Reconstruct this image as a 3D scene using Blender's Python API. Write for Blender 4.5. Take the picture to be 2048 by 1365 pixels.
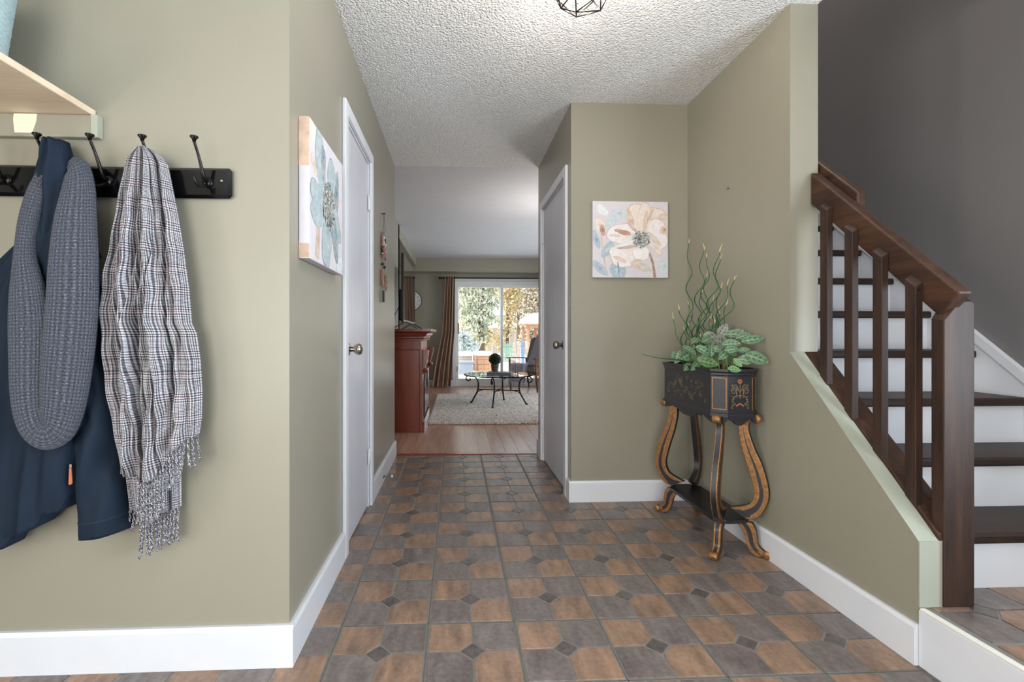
import bpy, math, random
import numpy as np
from mathutils import Vector, Matrix
random.seed(7); rng = np.random.default_rng(7)
PI = math.pi
for o in list(bpy.data.objects): bpy.data.objects.remove(o)
SC = bpy.context.scene
COL = SC.collection

# ------------------------------------------------------------------ camera
cam = bpy.data.cameras.new('camera'); camo = bpy.data.objects.new('camera', cam); COL.objects.link(camo)
camo.location = (0, 0, 1.03)
camo.rotation_euler = (PI/2, 0, -math.atan(44/957))
cam.sensor_width = 36; cam.lens = 957/2048*36
cam.shift_x = 68/2048; cam.shift_y = -14.5/2048
cam.clip_start = .02; cam.clip_end = 200
SC.camera = camo
# ------------------------------------------------------------------ world, sun, lights, exposure
vs = SC.view_settings
vs.view_transform = 'Standard'; vs.look = 'None'; vs.gamma = 1; vs.use_curve_mapping = False
vs.exposure = 0.18
W = bpy.data.worlds.new('sky'); SC.world = W; W.use_nodes = True
bg = W.node_tree.nodes['Background']; bg.inputs[0].default_value = (.86, .93, 1, 1); bg.inputs[1].default_value = 2.2
def light(name, kind, loc, energy, color=(1, 1, 1), rot=(0, 0, 0), size=None, size_y=None, radius=None):
    l = bpy.data.lights.new(name, kind); l.energy = energy; l.color = color
    if size:
        l.shape = 'RECTANGLE'; l.size = size; l.size_y = size_y or size
    if radius is not None: l.shadow_soft_size = radius
    o = bpy.data.objects.new(name, l); COL.objects.link(o); o.location = loc; o.rotation_euler = rot
    return o
sun = light('sun', 'SUN', (0, 0, 30), 7.0, (1, .92, .8)); sun.data.angle = .01
sun.rotation_euler = Vector((.62, .22, -.75)).to_track_quat('-Z', 'Y').to_euler()
# fill lights added at unseen openings, tilted up to brighten ceiling and walls
UP = math.radians(38)
light('entrance_fill', 'AREA', (-.95, -3.36, 1.15), 125, (1, .98, .95), (PI/2+math.radians(8), 0, math.radians(-8)), 2.4, 2.1)
light('landing_fill', 'AREA', (2.66, -.25, 1.25), 185, (.80, .90, 1), (PI/2+UP, 0, PI/2), 2.0, 1.6)
light('nook_fill', 'AREA', (-2.5, -.6, 1.25), 78, (1, .96, .9), (PI/2+UP*.6, 0, -PI/2), 1.7, 1.6)
# fill light added outside the unseen side wall of the living room
light('living_fill', 'AREA', (3.8, 6.6, 1.35), 120, (.86, .93, 1), (PI/2+UP*.3, 0, PI/2), 2.0, 1.4)
# unseen area light added above the stairs to brighten the stairwell
light('stairwell_fill', 'AREA', (2.0, 3.0, 4.9), 45, (1, .95, .9), (0, 0, 0), .6, .6)

# ------------------------------------------------------------------ materials
def lin(c): return tuple(((v/255)/12.92 if v/255 <= .04045 else ((v/255+.055)/1.055)**2.4) for v in c)
MATS = {}
class N:
    """tiny node-graph helper"""
    def __init__(s, name):
        s.m = bpy.data.materials.new(name); s.m.use_nodes = True; s.t = s.m.node_tree
        s.b = s.t.nodes['Principled BSDF']; s.out = s.t.nodes['Material Output']
        MATS[name] = s.m
    def n(s, typ, **kw):
        nd = s.t.nodes.new(typ)
        for k, v in kw.items(): setattr(nd, k, v)
        return nd
    def l(s, a, b): s.t.links.new(a, b)
    def setb(s, **kw):
        for k, v in kw.items(): s.b.inputs[k.replace('_', ' ')].default_value = v
    def pos(s, scale=(1, 1, 1)):
        g = s.n('ShaderNodeNewGeometry'); mp = s.n('ShaderNodeMapping'); mp.inputs['Scale'].default_value = scale
        s.l(g.outputs['Position'], mp.inputs[0]); return mp.outputs[0]
    def uv(s, scale=(1, 1, 1)):
        g = s.n('ShaderNodeTexCoord'); mp = s.n('ShaderNodeMapping'); mp.inputs['Scale'].default_value = scale
        s.l(g.outputs['UV'], mp.inputs[0]); return mp.outputs[0]
    def noise(s, vec, scale, detail=3, rough=.55):
        t = s.n('ShaderNodeTexNoise'); t.inputs['Scale'].default_value = scale; t.inputs['Detail'].default_value = detail
        t.inputs['Roughness'].default_value = rough; s.l(vec, t.inputs['Vector']); return t.outputs['Fac']
    def ramp(s, fac, stops):
        r = s.n('ShaderNodeValToRGB'); e = r.color_ramp.elements
        while len(e) < len(stops): e.new(.5)
        for i, (p, c) in enumerate(stops): e[i].position = p; e[i].color = (*c, 1)
        s.l(fac, r.inputs[0]); return r.outputs[0]
    def mix(s, fac, a, b, blend='MIX'):
        m = s.n('ShaderNodeMix', data_type='RGBA', blend_type=blend)
        for sock, v in ((m.inputs[0], fac), (m.inputs[6], a), (m.inputs[7], b)):
            if isinstance(v, (int, float)): sock.default_value = v
            elif isinstance(v, tuple): sock.default_value = (*v, 1)
            else: s.l(v, sock)
        return m.outputs[2]
    def math(s, op, a, b=0.):
        m = s.n('ShaderNodeMath', operation=op)
        for sock, v in ((m.inputs[0], a), (m.inputs[1], b)):
            if isinstance(v, (int, float)): sock.default_value = v
            else: s.l(v, sock)
        return m.outputs[0]
    def sep(s, vec):
        x = s.n('ShaderNodeSeparateXYZ'); s.l(vec, x.inputs[0]); return x.outputs
    def bump(s, h, strength=.3, dist=.002):
        b = s.n('ShaderNodeBump'); b.inputs['Strength'].default_value = strength; b.inputs['Distance'].default_value = dist
        s.l(h, b.inputs['Height']); s.l(b.outputs[0], s.b.inputs['Normal'])
    def col(s, c):
        if isinstance(c, tuple): s.b.inputs['Base Color'].default_value = (*c, 1)
        else: s.l(c, s.b.inputs['Base Color'])
def plain(name, rgb, rough=.5, metal=0., spec=.5, var=.12, vscale=8, stretch=(1, 1, 1), bump=0., bscale=60, bdist=.001, coat=0.):
    k = N(name); c = lin(rgb); p = k.pos(stretch)
    d = tuple(v*(1-var) for v in c); e = tuple(min(1, v*(1+var)) for v in c)
    k.col(k.ramp(k.noise(p, vscale), [(.3, d), (.7, e)]))
    k.setb(Roughness=rough, Metallic=metal); k.b.inputs['Specular IOR Level'].default_value = spec
    if coat: k.b.inputs['Coat Weight'].default_value = coat; k.b.inputs['Coat Roughness'].default_value = .1
    if bump: k.bump(k.noise(p, bscale, 4), bump, bdist)
    return k
def wall_paint(name, rgb, rough=.33):
    k = N(name); c = lin(rgb); p = k.pos()
    base = k.ramp(k.noise(p, 1.6, 3), [(.3, tuple(v*.965 for v in c)), (.7, tuple(v*1.03 for v in c))])
    # paint chips and filler dots
    v = k.n('ShaderNodeTexVoronoi'); v.inputs['Scale'].default_value = 7.0; k.l(p, v.inputs['Vector'])
    dot = k.math('LESS_THAN', v.outputs['Distance'], .018)
    rare = k.math('GREATER_THAN', k.noise(p, 2.3, 1), .60)
    f = k.math('MULTIPLY', k.math('MULTIPLY', dot, rare), .7)
    k.col(k.mix(f, base, lin((222, 218, 205))))
    k.setb(Roughness=rough); k.b.inputs['Specular IOR Level'].default_value = .42; k.bump(k.noise(p, 320, 2), .05, .001)
    return k
OLIVE = (144, 139, 124)
wall_paint('olive_paint', OLIVE)
wall_paint('sage_paint', (158, 161, 147), .45)
wall_paint('charcoal_paint', (112, 109, 109), .55)
plain('white_trim', (213, 214, 219), .35, var=.02, bump=.05, bscale=40)
plain('white_door', (200, 200, 208), .32, var=.03, vscale=5, stretch=(3, 3, .6), bump=.04, bscale=30)
plain('cream_patch', (232, 226, 196), .6, var=.05)
k = N('popcorn_ceiling'); p = k.pos()
k.col(k.ramp(k.noise(p, 150, 3), [(.35, lin((218, 218, 218))), (.6, lin((244, 244, 244)))]))
k.setb(Roughness=.95); k.b.inputs['Specular IOR Level'].default_value = .1
v = k.n('ShaderNodeTexVoronoi'); v.inputs['Scale'].default_value = 95; k.l(p, v.inputs['Vector'])
h = k.math('ADD', k.math('MULTIPLY', v.outputs['Distance'], -1.0), k.math('MULTIPLY', k.noise(p, 170, 3), .8))
k.bump(h, .9, .008)
plain('smooth_ceiling', (208, 209, 213), .9, var=.02, bump=.3, bscale=120, bdist=.003)
def tile(name, a, b, c3):
    k = N(name); oi = k.n('ShaderNodeObjectInfo'); g = k.n('ShaderNodeNewGeometry'); ad = k.n('ShaderNodeVectorMath', operation='ADD')
    k.l(g.outputs['Position'], ad.inputs[0]); cm = k.n('ShaderNodeCombineXYZ'); k.l(oi.outputs['Random'], cm.inputs[2])
    sc = k.n('ShaderNodeVectorMath', operation='SCALE'); sc.inputs[3].default_value = 9; k.l(cm.outputs[0], sc.inputs[0]); k.l(sc.outputs[0], ad.inputs[1])
    mp = k.n('ShaderNodeMapping'); mp.inputs['Scale'].default_value = (2.6, .7, 1); mp.inputs['Rotation'].default_value = (0, 0, .35); k.l(ad.outputs[0], mp.inputs[0])
    n1 = k.noise(mp.outputs[0], 9, 5, .6); n2 = k.noise(ad.outputs[0], 60, 4)
    mr = k.n('ShaderNodeMapRange'); mr.inputs['From Min'].default_value = .32; mr.inputs['From Max'].default_value = .68; k.l(n1, mr.inputs[0]); base = k.mix(mr.outputs[0], lin(a), lin(c3))
    k.col(k.mix(.16, base, k.ramp(n2, [(.35, (.06, .05, .045)), (.65, (.38, .34, .31))])))
    k.setb(Roughness=.34)
tile('tile_terracotta', (110, 86, 71), (138, 108, 88), (166, 131, 105))
tile('tile_slate', (92, 81, 79), (108, 96, 93), (128, 117, 113))
tile('tile_inset', (66, 59, 57), (80, 72, 69), (96, 88, 85))
plain('tile_grout', (134, 131, 126), .6, var=.12, vscale=40)
plain('tile_grout_dark', (100, 97, 93), .6, var=.1, vscale=40)
def wood(name, a, b, rough=.4, axis=1, scale=10, coat=0., bump=.12):
    k = N(name); st = [9, 9, 9]; st[axis] = .7
    p = k.pos(tuple(st)); n1 = k.noise(p, scale*.35, 6, .65); n2 = k.noise(p, scale*2.2, 3)
    f = k.math('ADD', k.math('MULTIPLY', n1, .75), k.math('MULTIPLY', n2, .25))
    k.col(k.ramp(f, [(.34, lin(a)), (.66, lin(b))])); k.setb(Roughness=rough)
    if coat: k.b.inputs['Coat Weight'].default_value = coat; k.b.inputs['Coat Roughness'].default_value = .12
    k.b.inputs['Specular IOR Level'].default_value = .35
    k.bump(f, bump, .002); return k
wood('stair_wood_z', (30, 20, 16), (64, 42, 31), .55, 2)
wood('stair_wood_x', (26, 18, 16), (58, 40, 32), .5, 0)
wood('stair_wood_y', (30, 19, 15), (74, 47, 31), .5, 1)
wood('laminate', (160, 118, 100), (196, 156, 136), .27, 1, 6, bump=.04)
wood('cherry_wood', (112, 48, 34), (152, 74, 53), .3, 2, 5, .3, .03)
wood('cherry_wood_y', (106, 44, 31), (146, 68, 48), .3, 1, 5, .3, .03)
wood('chair_wood', (92, 54, 32), (140, 88, 54), .35, 2)
wood('plywood', (208, 186, 158), (228, 208, 184), .6, 0, 4, bump=.05)
wood('fir_wood', (140, 104, 80), (178, 140, 112), .6, 2, 5)
wood('weathered_wood', (122, 110, 104), (172, 160, 150), .8, 2, 6)
plain('black_lacquer', (22, 22, 27), .34, var=.25, vscale=30, bump=.05)
plain('black_rack', (9, 9, 11), .12, var=.2, bump=.02)
plain('black_iron', (28, 26, 26), .45, metal=.5, var=.2, vscale=60)
plain('hook_bronze', (34, 31, 32), .25, metal=.8, var=.2)
plain('planter_black', (32, 33, 40), .38, var=.3, vscale=18, bump=.06)
plain('antique_gold', (140, 99, 58), .38, metal=.45, var=.35, vscale=70, bump=.2, bscale=150)
plain('faded_gold', (146, 124, 88), .5, metal=.1, var=.3, vscale=60)
plain('copper_print', (168, 98, 62), .45, metal=.2, var=.3, vscale=80)
plain('nickel', (168, 160, 150), .22, metal=1, var=.08)
plain('white_metal', (226, 226, 226), .35, var=.03)
plain('brass_pale', (196, 188, 160), .3, metal=.8, var=.1)
plain('soil', (52, 44, 38), .95, var=.5, vscale=60, bump=.8, bscale=90, bdist=.01)
plain('navy_cloth', (20, 33, 48), .75, spec=.2, var=.1, vscale=14, bump=.15, bscale=500)
plain('navy_lining', (22, 32, 47), .7, var=.1)
plain('orange_leather', (176, 98, 64), .5, var=.1)
plain('curtain_cloth', (146, 118, 98), .8, var=.08, stretch=(6, 1, .3), bump=.2, bscale=300)
plain('grey_throw', (158, 154, 166), .9, var=.15, vscale=40, bump=.4, bscale=200)
plain('rug_wool', (220, 208, 200), .95, var=.42, vscale=55, bump=.8, bscale=130, bdist=.01)
plain('snow', (244, 246, 250), .7, var=.03, vscale=2, bump=.3, bscale=4, bdist=.05)
plain('bark', (96, 80, 66), .9, var=.4, vscale=20, bump=.5)
plain('leaf_dark', (20, 48, 22), .6, var=.4, vscale=60)
plain('pot_metal', (96, 88, 84), .5, metal=.3, var=.3, vscale=50)
plain('book_grey', (108, 106, 112), .6, var=.06)
plain('paper', (226, 222, 214), .8, var=.05)
plain('black_plastic', (14, 14, 15), .35, var=.1)
plain('basket_cloth', (172, 192, 196), .9, var=.12, vscale=70, bump=.6, bscale=260)
plain('cushion', (120, 112, 108), .9, var=.1)
plain('clock_face', (216, 214, 212), .6, var=.06, vscale=20)
plain('clock_dark', (66, 60, 58), .6, var=.1)
plain('ornament_wood', (150, 112, 98), .7, var=.25, vscale=60)
plain('ornament_dark', (48, 44, 42), .6, var=.2)
plain('blue_paint', (86, 116, 146), .6, var=.15)
plain('green_paint', (124, 150, 136), .7, var=.15)
plain('grey_plastic', (118, 126, 138), .6, var=.1)
plain('string', (110, 104, 98), .8)
plain('rush_green', (50, 92, 54), .42, var=.3, vscale=24)
plain('rush_tip', (206, 190, 140), .6, var=.2)
plain('vine_dark', (38, 34, 28), .7)
plain('stem_pale', (128, 142, 84), .5, var=.2)
def foliage(name, a, b):
    k = N(name); p = k.pos(); k.col(k.ramp(k.noise(p, 3.0, 5), [(.3, lin(a)), (.7, lin(b))])); k.setb(Roughness=.8)
foliage('spruce_foliage', (120, 128, 100), (206, 206, 186))
foliage('cedar_foliage', (152, 152, 104), (228, 220, 176))
foliage('golden_foliage', (186, 160, 108), (238, 222, 182))
foliage('twig_foliage', (140, 128, 110), (204, 190, 172))
foliage('frosted_foliage', (150, 164, 160), (208, 216, 214))
# screens and glass
k = N('tv_screen'); k.col((.012, .012, .014)); k.setb(Roughness=.06); k.b.inputs['Specular IOR Level'].default_value = .9
k.b.inputs['Coat Weight'].default_value = 1; k.b.inputs['Coat Roughness'].default_value = .03
k = N('fire_glass'); k.col((.02, .02, .022)); k.setb(Roughness=.08); k.b.inputs['Coat Weight'].default_value = .6
def pane_glass(name, tint, ior):
    k = N(name); k.t.nodes.remove(k.b)
    tr = k.n('ShaderNodeBsdfTransparent'); tr.inputs[0].default_value = (*tint, 1)
    gl = k.n('ShaderNodeBsdfGlossy'); gl.inputs['Roughness'].default_value = .02
    fr = k.n('ShaderNodeFresnel'); fr.inputs['IOR'].default_value = ior
    mx = k.n('ShaderNodeMixShader'); k.l(fr.outputs[0], mx.inputs[0]); k.l(tr.outputs[0], mx.inputs[1]); k.l(gl.outputs[0], mx.inputs[2])
    k.l(mx.outputs[0], k.out.inputs[0])
pane_glass('window_glass', (.97, .985, .98), 1.35)
pane_glass('table_glass', (.80, .90, .87), 1.5)
k = N('bulb_glow'); k.b.inputs['Emission Color'].default_value = (1, .72, .42, 1); k.b.inputs['Emission Strength'].default_value = 8
# knitted wool
k = N('knit_wool'); u = k.uv(); s = k.sep(u)
rib = k.math('SINE', k.math('MULTIPLY', s[1], 2*PI/.011)); row = k.math('SINE', k.math('MULTIPLY', s[0], 2*PI/.0095))
stitch = k.math('ADD', k.math('MULTIPLY', rib, .55), k.math('MULTIPLY', row, .45))
nz = k.noise(u, 260, 3); f = k.math('ADD', k.math('MULTIPLY', stitch, .14), nz)
k.col(k.ramp(f, [(.3, lin((44, 48, 58))), (.62, lin((84, 88, 100))), (.8, lin((134, 138, 148)))]))
k.setb(Roughness=.95); k.b.inputs['Specular IOR Level'].default_value = .1; k.b.inputs['Sheen Weight'].default_value = .12
k.bump(k.math('ADD', stitch, nz), .8, .003)
# glen check with a rose overcheck (uv in metres)
k = N('glen_check'); u = k.uv(); s = k.sep(u)
def sq(x, per, duty=.5, off=0.): return k.math('LESS_THAN', k.math('FRACT', k.math('ADD', k.math('MULTIPLY', x, 1/per), off)), duty)
zu = sq(s[1], .056, .5); zv = sq(s[0], .062, .5)
fu = sq(s[1], .0042); fv = sq(s[0], .0042); gu = sq(s[1], .0072, .45); gv = sq(s[0], .0072, .45)
def pick(z, a, b): return k.math('ADD', k.math('MULTIPLY', z, a), k.math('MULTIPLY', k.math('SUBTRACT', 1., z), b))
val = k.math('MULTIPLY', k.math('ADD', pick(zu, fu, gu), pick(zv, fv, gv)), .5)
c0 = k.ramp(val, [(0, lin((58, 58, 68))), (.5, lin((124, 122, 128))), (1, lin((214, 212, 212)))])
pk = k.math('MAXIMUM', sq(s[1], .056, .03, .25), sq(s[0], .062, .03, .25))
k.col(k.mix(k.math('MULTIPLY', pk, .5), c0, lin((214, 178, 180))))
k.setb(Roughness=.9); k.b.inputs['Specular IOR Level'].default_value = .15; k.bump(k.math('ADD', val, k.noise(u, 90, 3)), .35, .002)
k = N('fringe_yarn'); p = k.pos(); k.col(k.ramp(k.noise(p, 330, 2), [(.38, lin((44, 44, 54))), (.52, lin((120, 118, 126))), (.64, lin((204, 202, 204)))])); k.setb(Roughness=.95)
# prayer-plant leaf: u along the midrib, v across
def prayer(name, a, blotch, edge):
    k = N(name); u = k.uv(); s = k.sep(u)
    av = k.math('ABSOLUTE', k.math('SUBTRACT', s[1], .5))
    # oval blotches between the side veins
    ph = k.math('FRACT', k.math('MULTIPLY', k.math('SUBTRACT', s[0], k.math('MULTIPLY', av, .35)), 4.6))
    d1 = k.math('ABSOLUTE', k.math('SUBTRACT', ph, .5)); d2 = k.math('ABSOLUTE', k.math('SUBTRACT', av, .17))
    el = k.math('ADD', k.math('POWER', k.math('MULTIPLY', d1, 3.2), 2.), k.math('POWER', k.math('MULTIPLY', d2, 9.), 2.))
    bl = k.math('LESS_THAN', el, 1.)
    vein = k.math('LESS_THAN', av, .022)
    base = k.ramp(av, [(.0, lin(a)), (.5, lin(edge))])
    n = k.noise(u, 9, 3)
    c = k.mix(k.math('MULTIPLY', bl, .85), base, lin(blotch))
    c = k.mix(k.math('MULTIPLY', vein, .5), c, lin((168, 190, 150)))
    k.col(k.mix(.12, c, k.ramp(n, [(.3, (.02, .04, .02)), (.7, (.5, .6, .4))]))); k.setb(Roughness=.42)
prayer('prayer_leaf', (104, 136, 102), (34, 60, 40), (78, 112, 82))
prayer('prayer_leaf_bright', (112, 150, 94), (38, 76, 42), (94, 134, 82))
prayer('prayer_leaf_purple', (136, 132, 130), (84, 70, 84), (126, 138, 118))
prayer('prayer_leaf_pale', (168, 188, 148), (150, 172, 128), (186, 200, 164))
# print on canvas: colours come from the picture itself
k = N('canvas_print'); at = k.n('ShaderNodeVertexColor', layer_name='print'); p = k.pos()
wash = k.mix(k.ramp(k.noise(p, 24, 6, .75), [(.42, (0, 0, 0)), (.70, (.55, .55, .55))]), at.outputs[0], lin((212, 204, 204)))
k.col(k.mix(.4, wash, k.ramp(k.noise(p, 60, 5, .7), [(.3, (.22, .2, .2)), (.65, (.95, .92, .92))]), 'SOFT_LIGHT')); k.setb(Roughness=.75)
plain('canvas_white', (208, 202, 208), .75, var=.02, vscale=30, bump=.1, bscale=700)
plain('canvas_rust_edge', (202, 172, 152), .75, var=.25, vscale=16)

# ------------------------------------------------------------------ mesh helpers
class MB:
    def __init__(s): s.v = []; s.f = []; s.uv = []; s.col = []
    def add(s, vs, fs, uvs=None, cols=None):
        b = len(s.v); s.v += [tuple(map(float, p)) for p in vs]; s.f += [tuple(i+b for i in q) for q in fs]
        s.uv += list(uvs) if uvs is not None else [(0, 0)]*len(vs); s.col += list(cols) if cols is not None else [(1, 1, 1)]*len(vs)
        return s
    def box(s, x0, x1, y0, y1, z0, z1):
        return s.add([(x0, y0, z0), (x1, y0, z0), (x1, y1, z0), (x0, y1, z0), (x0, y0, z1), (x1, y0, z1), (x1, y1, z1), (x0, y1, z1)],
                     [(0, 3, 2, 1), (4, 5, 6, 7), (0, 1, 5, 4), (1, 2, 6, 5), (2, 3, 7, 6), (3, 0, 4, 7)])
    def bar(s, a, b, w, h, up=(0, 0, 1)):
        a = Vector(a); b = Vector(b); d = (b-a).normalized(); u = Vector(up); sd = d.cross(u).normalized(); u = sd.cross(d)
        q = []
        for p in (a, b):
            for i, j in ((-1, -1), (1, -1), (1, 1), (-1, 1)): q.append(p+sd*(i*w/2)+u*(j*h/2))
        return s.add(q, [(0, 1, 2, 3), (7, 6, 5, 4), (0, 4, 5, 1), (1, 5, 6, 2), (2, 6, 7, 3), (3, 7, 4, 0)])
    def tube(s, path, r, n=8, caps=True, closed=False):
        P = [Vector(p) for p in path]; m = len(P); R = r if isinstance(r, (list, tuple)) else [r]*m
        ref = None; vs = []; 
        for i, p in enumerate(P):
            t = (P[(i+1) % m]-P[i-1]) if closed else (P[min(i+1, m-1)]-P[max(i-1, 0)])
            if t.length < 1e-9: t = Vector((0, 0, 1))
            t.normalize()
            if ref is None: ref = t.orthogonal().normalized()
            ref = (ref-t*ref.dot(t)); ref = ref.normalized() if ref.length > 1e-6 else t.orthogonal().normalized()
            bn = t.cross(ref)
            for k in range(n):
                a = 2*PI*k/n; vs.append(p+(ref*math.cos(a)+bn*math.sin(a))*R[i])
        fs = []
        for i in range(m if closed else m-1):
            for k in range(n):
                a = i*n+k; b = i*n+(k+1) % n; c = ((i+1) % m)*n; fs.append((a, b, c+(k+1) % n, c+k))
        if caps and not closed:
            fs.append(tuple(reversed(range(n)))); fs.append(tuple((m-1)*n+k for k in range(n)))
        return s.add(vs, fs)
    def prism(s, poly, fn0, fn1):
        """poly: 2d outline (ccw seen along fn0->fn1 from above); fn0/fn1 map a 2d point to 3d on the two faces"""
        n = len(poly); vs = [fn0(*p) for p in poly]+[fn1(*p) for p in poly]
        fs = [tuple(reversed(range(n))), tuple(range(n, 2*n))]+[(i, (i+1) % n, n+(i+1) % n, n+i) for i in range(n)]
        return s.add(vs, fs)
    def lathe(s, prof, c=(0, 0, 0), n=20, axis=2):
        vs = []; m = len(prof)
        for r, z in prof:
            for k in range(n):
                a = 2*PI*k/n; q = [r*math.cos(a), r*math.sin(a), z]
                if axis == 0: q = [q[2], q[0], q[1]]
                if axis == 1: q = [q[1], q[2], q[0]]
                vs.append((q[0]+c[0], q[1]+c[1], q[2]+c[2]))
        fs = [(i*n+k, i*n+(k+1) % n, (i+1)*n+(k+1) % n, (i+1)*n+k) for i in range(m-1) for k in range(n)]
        fs += [tuple(reversed(range(n))), tuple((m-1)*n+k for k in range(n))]
        return s.add(vs, fs)
    def grid(s, fn, nu, nv, uvfn=None, closed_u=False):
        vs = []; uvs = []
        for j in range(nv+1):
            for i in range(nu if closed_u else nu+1):
                u, v = i/nu, j/nv; vs.append(fn(u, v)); uvs.append(uvfn(u, v) if uvfn else (u, v))
        w = nu if closed_u else nu+1
        fs = [(j*w+i, j*w+(i+1) % w, (j+1)*w+(i+1) % w, (j+1)*w+i) for j in range(nv) for i in range(nu)]
        return s.add(vs, fs, uvs)
def wloc(o):
    p = Vector((0, 0, 0))
    while o is not None: p = p+Vector(o.location); o = o.parent
    return p
def tag(o, label=None, cat=None, group=None, kind=None):
    for kk, vv in (('label', label), ('category', cat), ('group', group), ('kind', kind)):
        if vv: o[kk] = vv
    return o
def obj(name, mb, mat, parent=None, smooth=False, bevel=0., seg=2, sub=0, fix=False):
    V = np.array(mb.v)
    if parent is not None: org = np.array(wloc(parent)); loc = (0, 0, 0)
    else:
        lo, hi = V.min(0), V.max(0); org = np.array([(lo[0]+hi[0])/2, (lo[1]+hi[1])/2, lo[2]]); loc = tuple(org)
    me = bpy.data.meshes.new(name); me.from_pydata((V-org).tolist(), [], mb.f)
    if any(t != (0, 0) for t in mb.uv):
        ul = me.uv_layers.new(name='UVMap'); vi = np.empty(len(me.loops), dtype=np.int32); me.loops.foreach_get('vertex_index', vi)
        ul.data.foreach_set('uv', np.array(mb.uv, dtype=np.float32)[vi].ravel())
    if any(t != (1, 1, 1) for t in mb.col):
        ca = me.color_attributes.new('print', 'FLOAT_COLOR', 'POINT'); c = np.ones((len(mb.v), 4), dtype=np.float32); c[:, :3] = np.array(mb.col); ca.data.foreach_set('color', c.ravel())
    if fix:
        import bmesh
        bm = bmesh.new(); bm.from_mesh(me); bmesh.ops.recalc_face_normals(bm, faces=bm.faces); bm.to_mesh(me); bm.free()
    me.materials.append(MATS[mat]); me.update()
    if smooth: me.polygons.foreach_set('use_smooth', [True]*len(me.polygons))
    o = bpy.data.objects.new(name, me); COL.objects.link(o); o.location = loc; o.parent = parent
    if bevel:
        md = o.modifiers.new('bevel', 'BEVEL'); md.width = bevel; md.segments = seg; md.limit_method = 'ANGLE'; md.angle_limit = .6
    if sub:
        md = o.modifiers.new('sub', 'SUBSURF'); md.levels = sub; md.render_levels = sub
    return o
def thing(name, loc, label, cat, group=None, kind=None):
    o = bpy.data.objects.new(name, None); COL.objects.link(o); o.location = loc; o.empty_display_size = .05
    return tag(o, label, cat, group, kind)
def B(*a): return MB().box(*a)
def struct(name, mb, mat, label, cat, **kw): return tag(obj(name, mb, mat, **kw), label, cat, None, 'structure')
def smooth_path(pts, n=8):
    """Catmull-Rom through pts (any dimension)"""
    P = [np.array(p, float) for p in pts]; P = [2*P[0]-P[1]]+P+[2*P[-1]-P[-2]]; out = []
    for i in range(1, len(P)-2):
        for k in range(n):
            t = k/n; a, b, c, d = P[i-1:i+3]
            out.append(.5*((2*b)+(-a+c)*t+(2*a-5*b+4*c-d)*t*t+(-a+3*b-3*c+d)*t**3))
    out.append(P[-2]); return out

# ------------------------------------------------------------------ room shell
XL, XR, XB, YB, YE, YF, CE = -.518, 1.435, .705, 2.905, 4.07, 1.515, 2.45
XS = 2.45
# floor of the entrance hall with tile pieces
floor = struct('floor', B(-2.3, XS, -3.2, YE, -.12, -.002), 'tile_grout', 'brown and grey patterned tile floor of the hall', 'floor')
PT = .3045
def tile_poly(sx, sy, ch=.043, gi=.0028, go=.0068):
    h = PT/2
    # quadrant with outer grout go, inner grout gi and the cell-centre corner cut by the inset
    x0, x1, y0, y1 = gi, h-go, gi, h-go
    p = [(x0+ch, y0), (x1, y0), (x1, y1), (x0, y1), (x0, y0+ch)]
    p = [(a*sx, b*sy) for a, b in p]
    return p if sx*sy > 0 else p[::-1]
def piece_mesh(name, poly, mat, z0=-.004, z1=.0005, bev=.0012):
    cx = sum(a for a, b in poly)/len(poly); cy = sum(b for a, b in poly)/len(poly); n = len(poly)
    mb = MB(); L = [(z0, 1.), (z1-bev*.6, 1.), (z1, 1-bev/.06)]
    for z, s_ in L: mb.v += [(cx+(a-cx)*s_, cy+(b-cy)*s_, z) for a, b in poly]
    for r in range(2): mb.f += [(r*n+i, r*n+(i+1) % n, (r+1)*n+(i+1) % n, (r+1)*n+i) for i in range(n)]
    mb.f.append(tuple(2*n+i for i in range(n)))
    me = bpy.data.meshes.new(name); me.from_pydata(mb.v, [], mb.f); me.materials.append(MATS[mat]); me.update(); return me
TQ = [(-1, 1, 'tile_terracotta'), (1, 1, 'tile_slate'), (-1, -1, 'tile_slate'), (1, -1, 'tile_terracotta')]
TM = [piece_mesh('floor_tile', tile_poly(sx, sy), m) for sx, sy, m in TQ]
dd = .0385
DM = piece_mesh('inset_tile', [(dd, 0), (0, dd), (-dd, 0), (0, -dd)], 'tile_inset')
def link_piece(name, me, parent, wx, wy, wz=0.):
    o = bpy.data.objects.new(name, me); COL.objects.link(o); o.parent = parent; o.location = Vector((wx, wy, wz))-wloc(parent); return o
def in_hall(x, y, m=.0):
    if y < -3.15 or y > YE+m: return False
    if y > YB: return XL-m < x < XB+m
    if y > YF: return XL-m < x < XR+m
    return -2.2 < x < XR+m
far_t = MB(); far_s = MB(); far_i = MB(); lines = MB()
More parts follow.
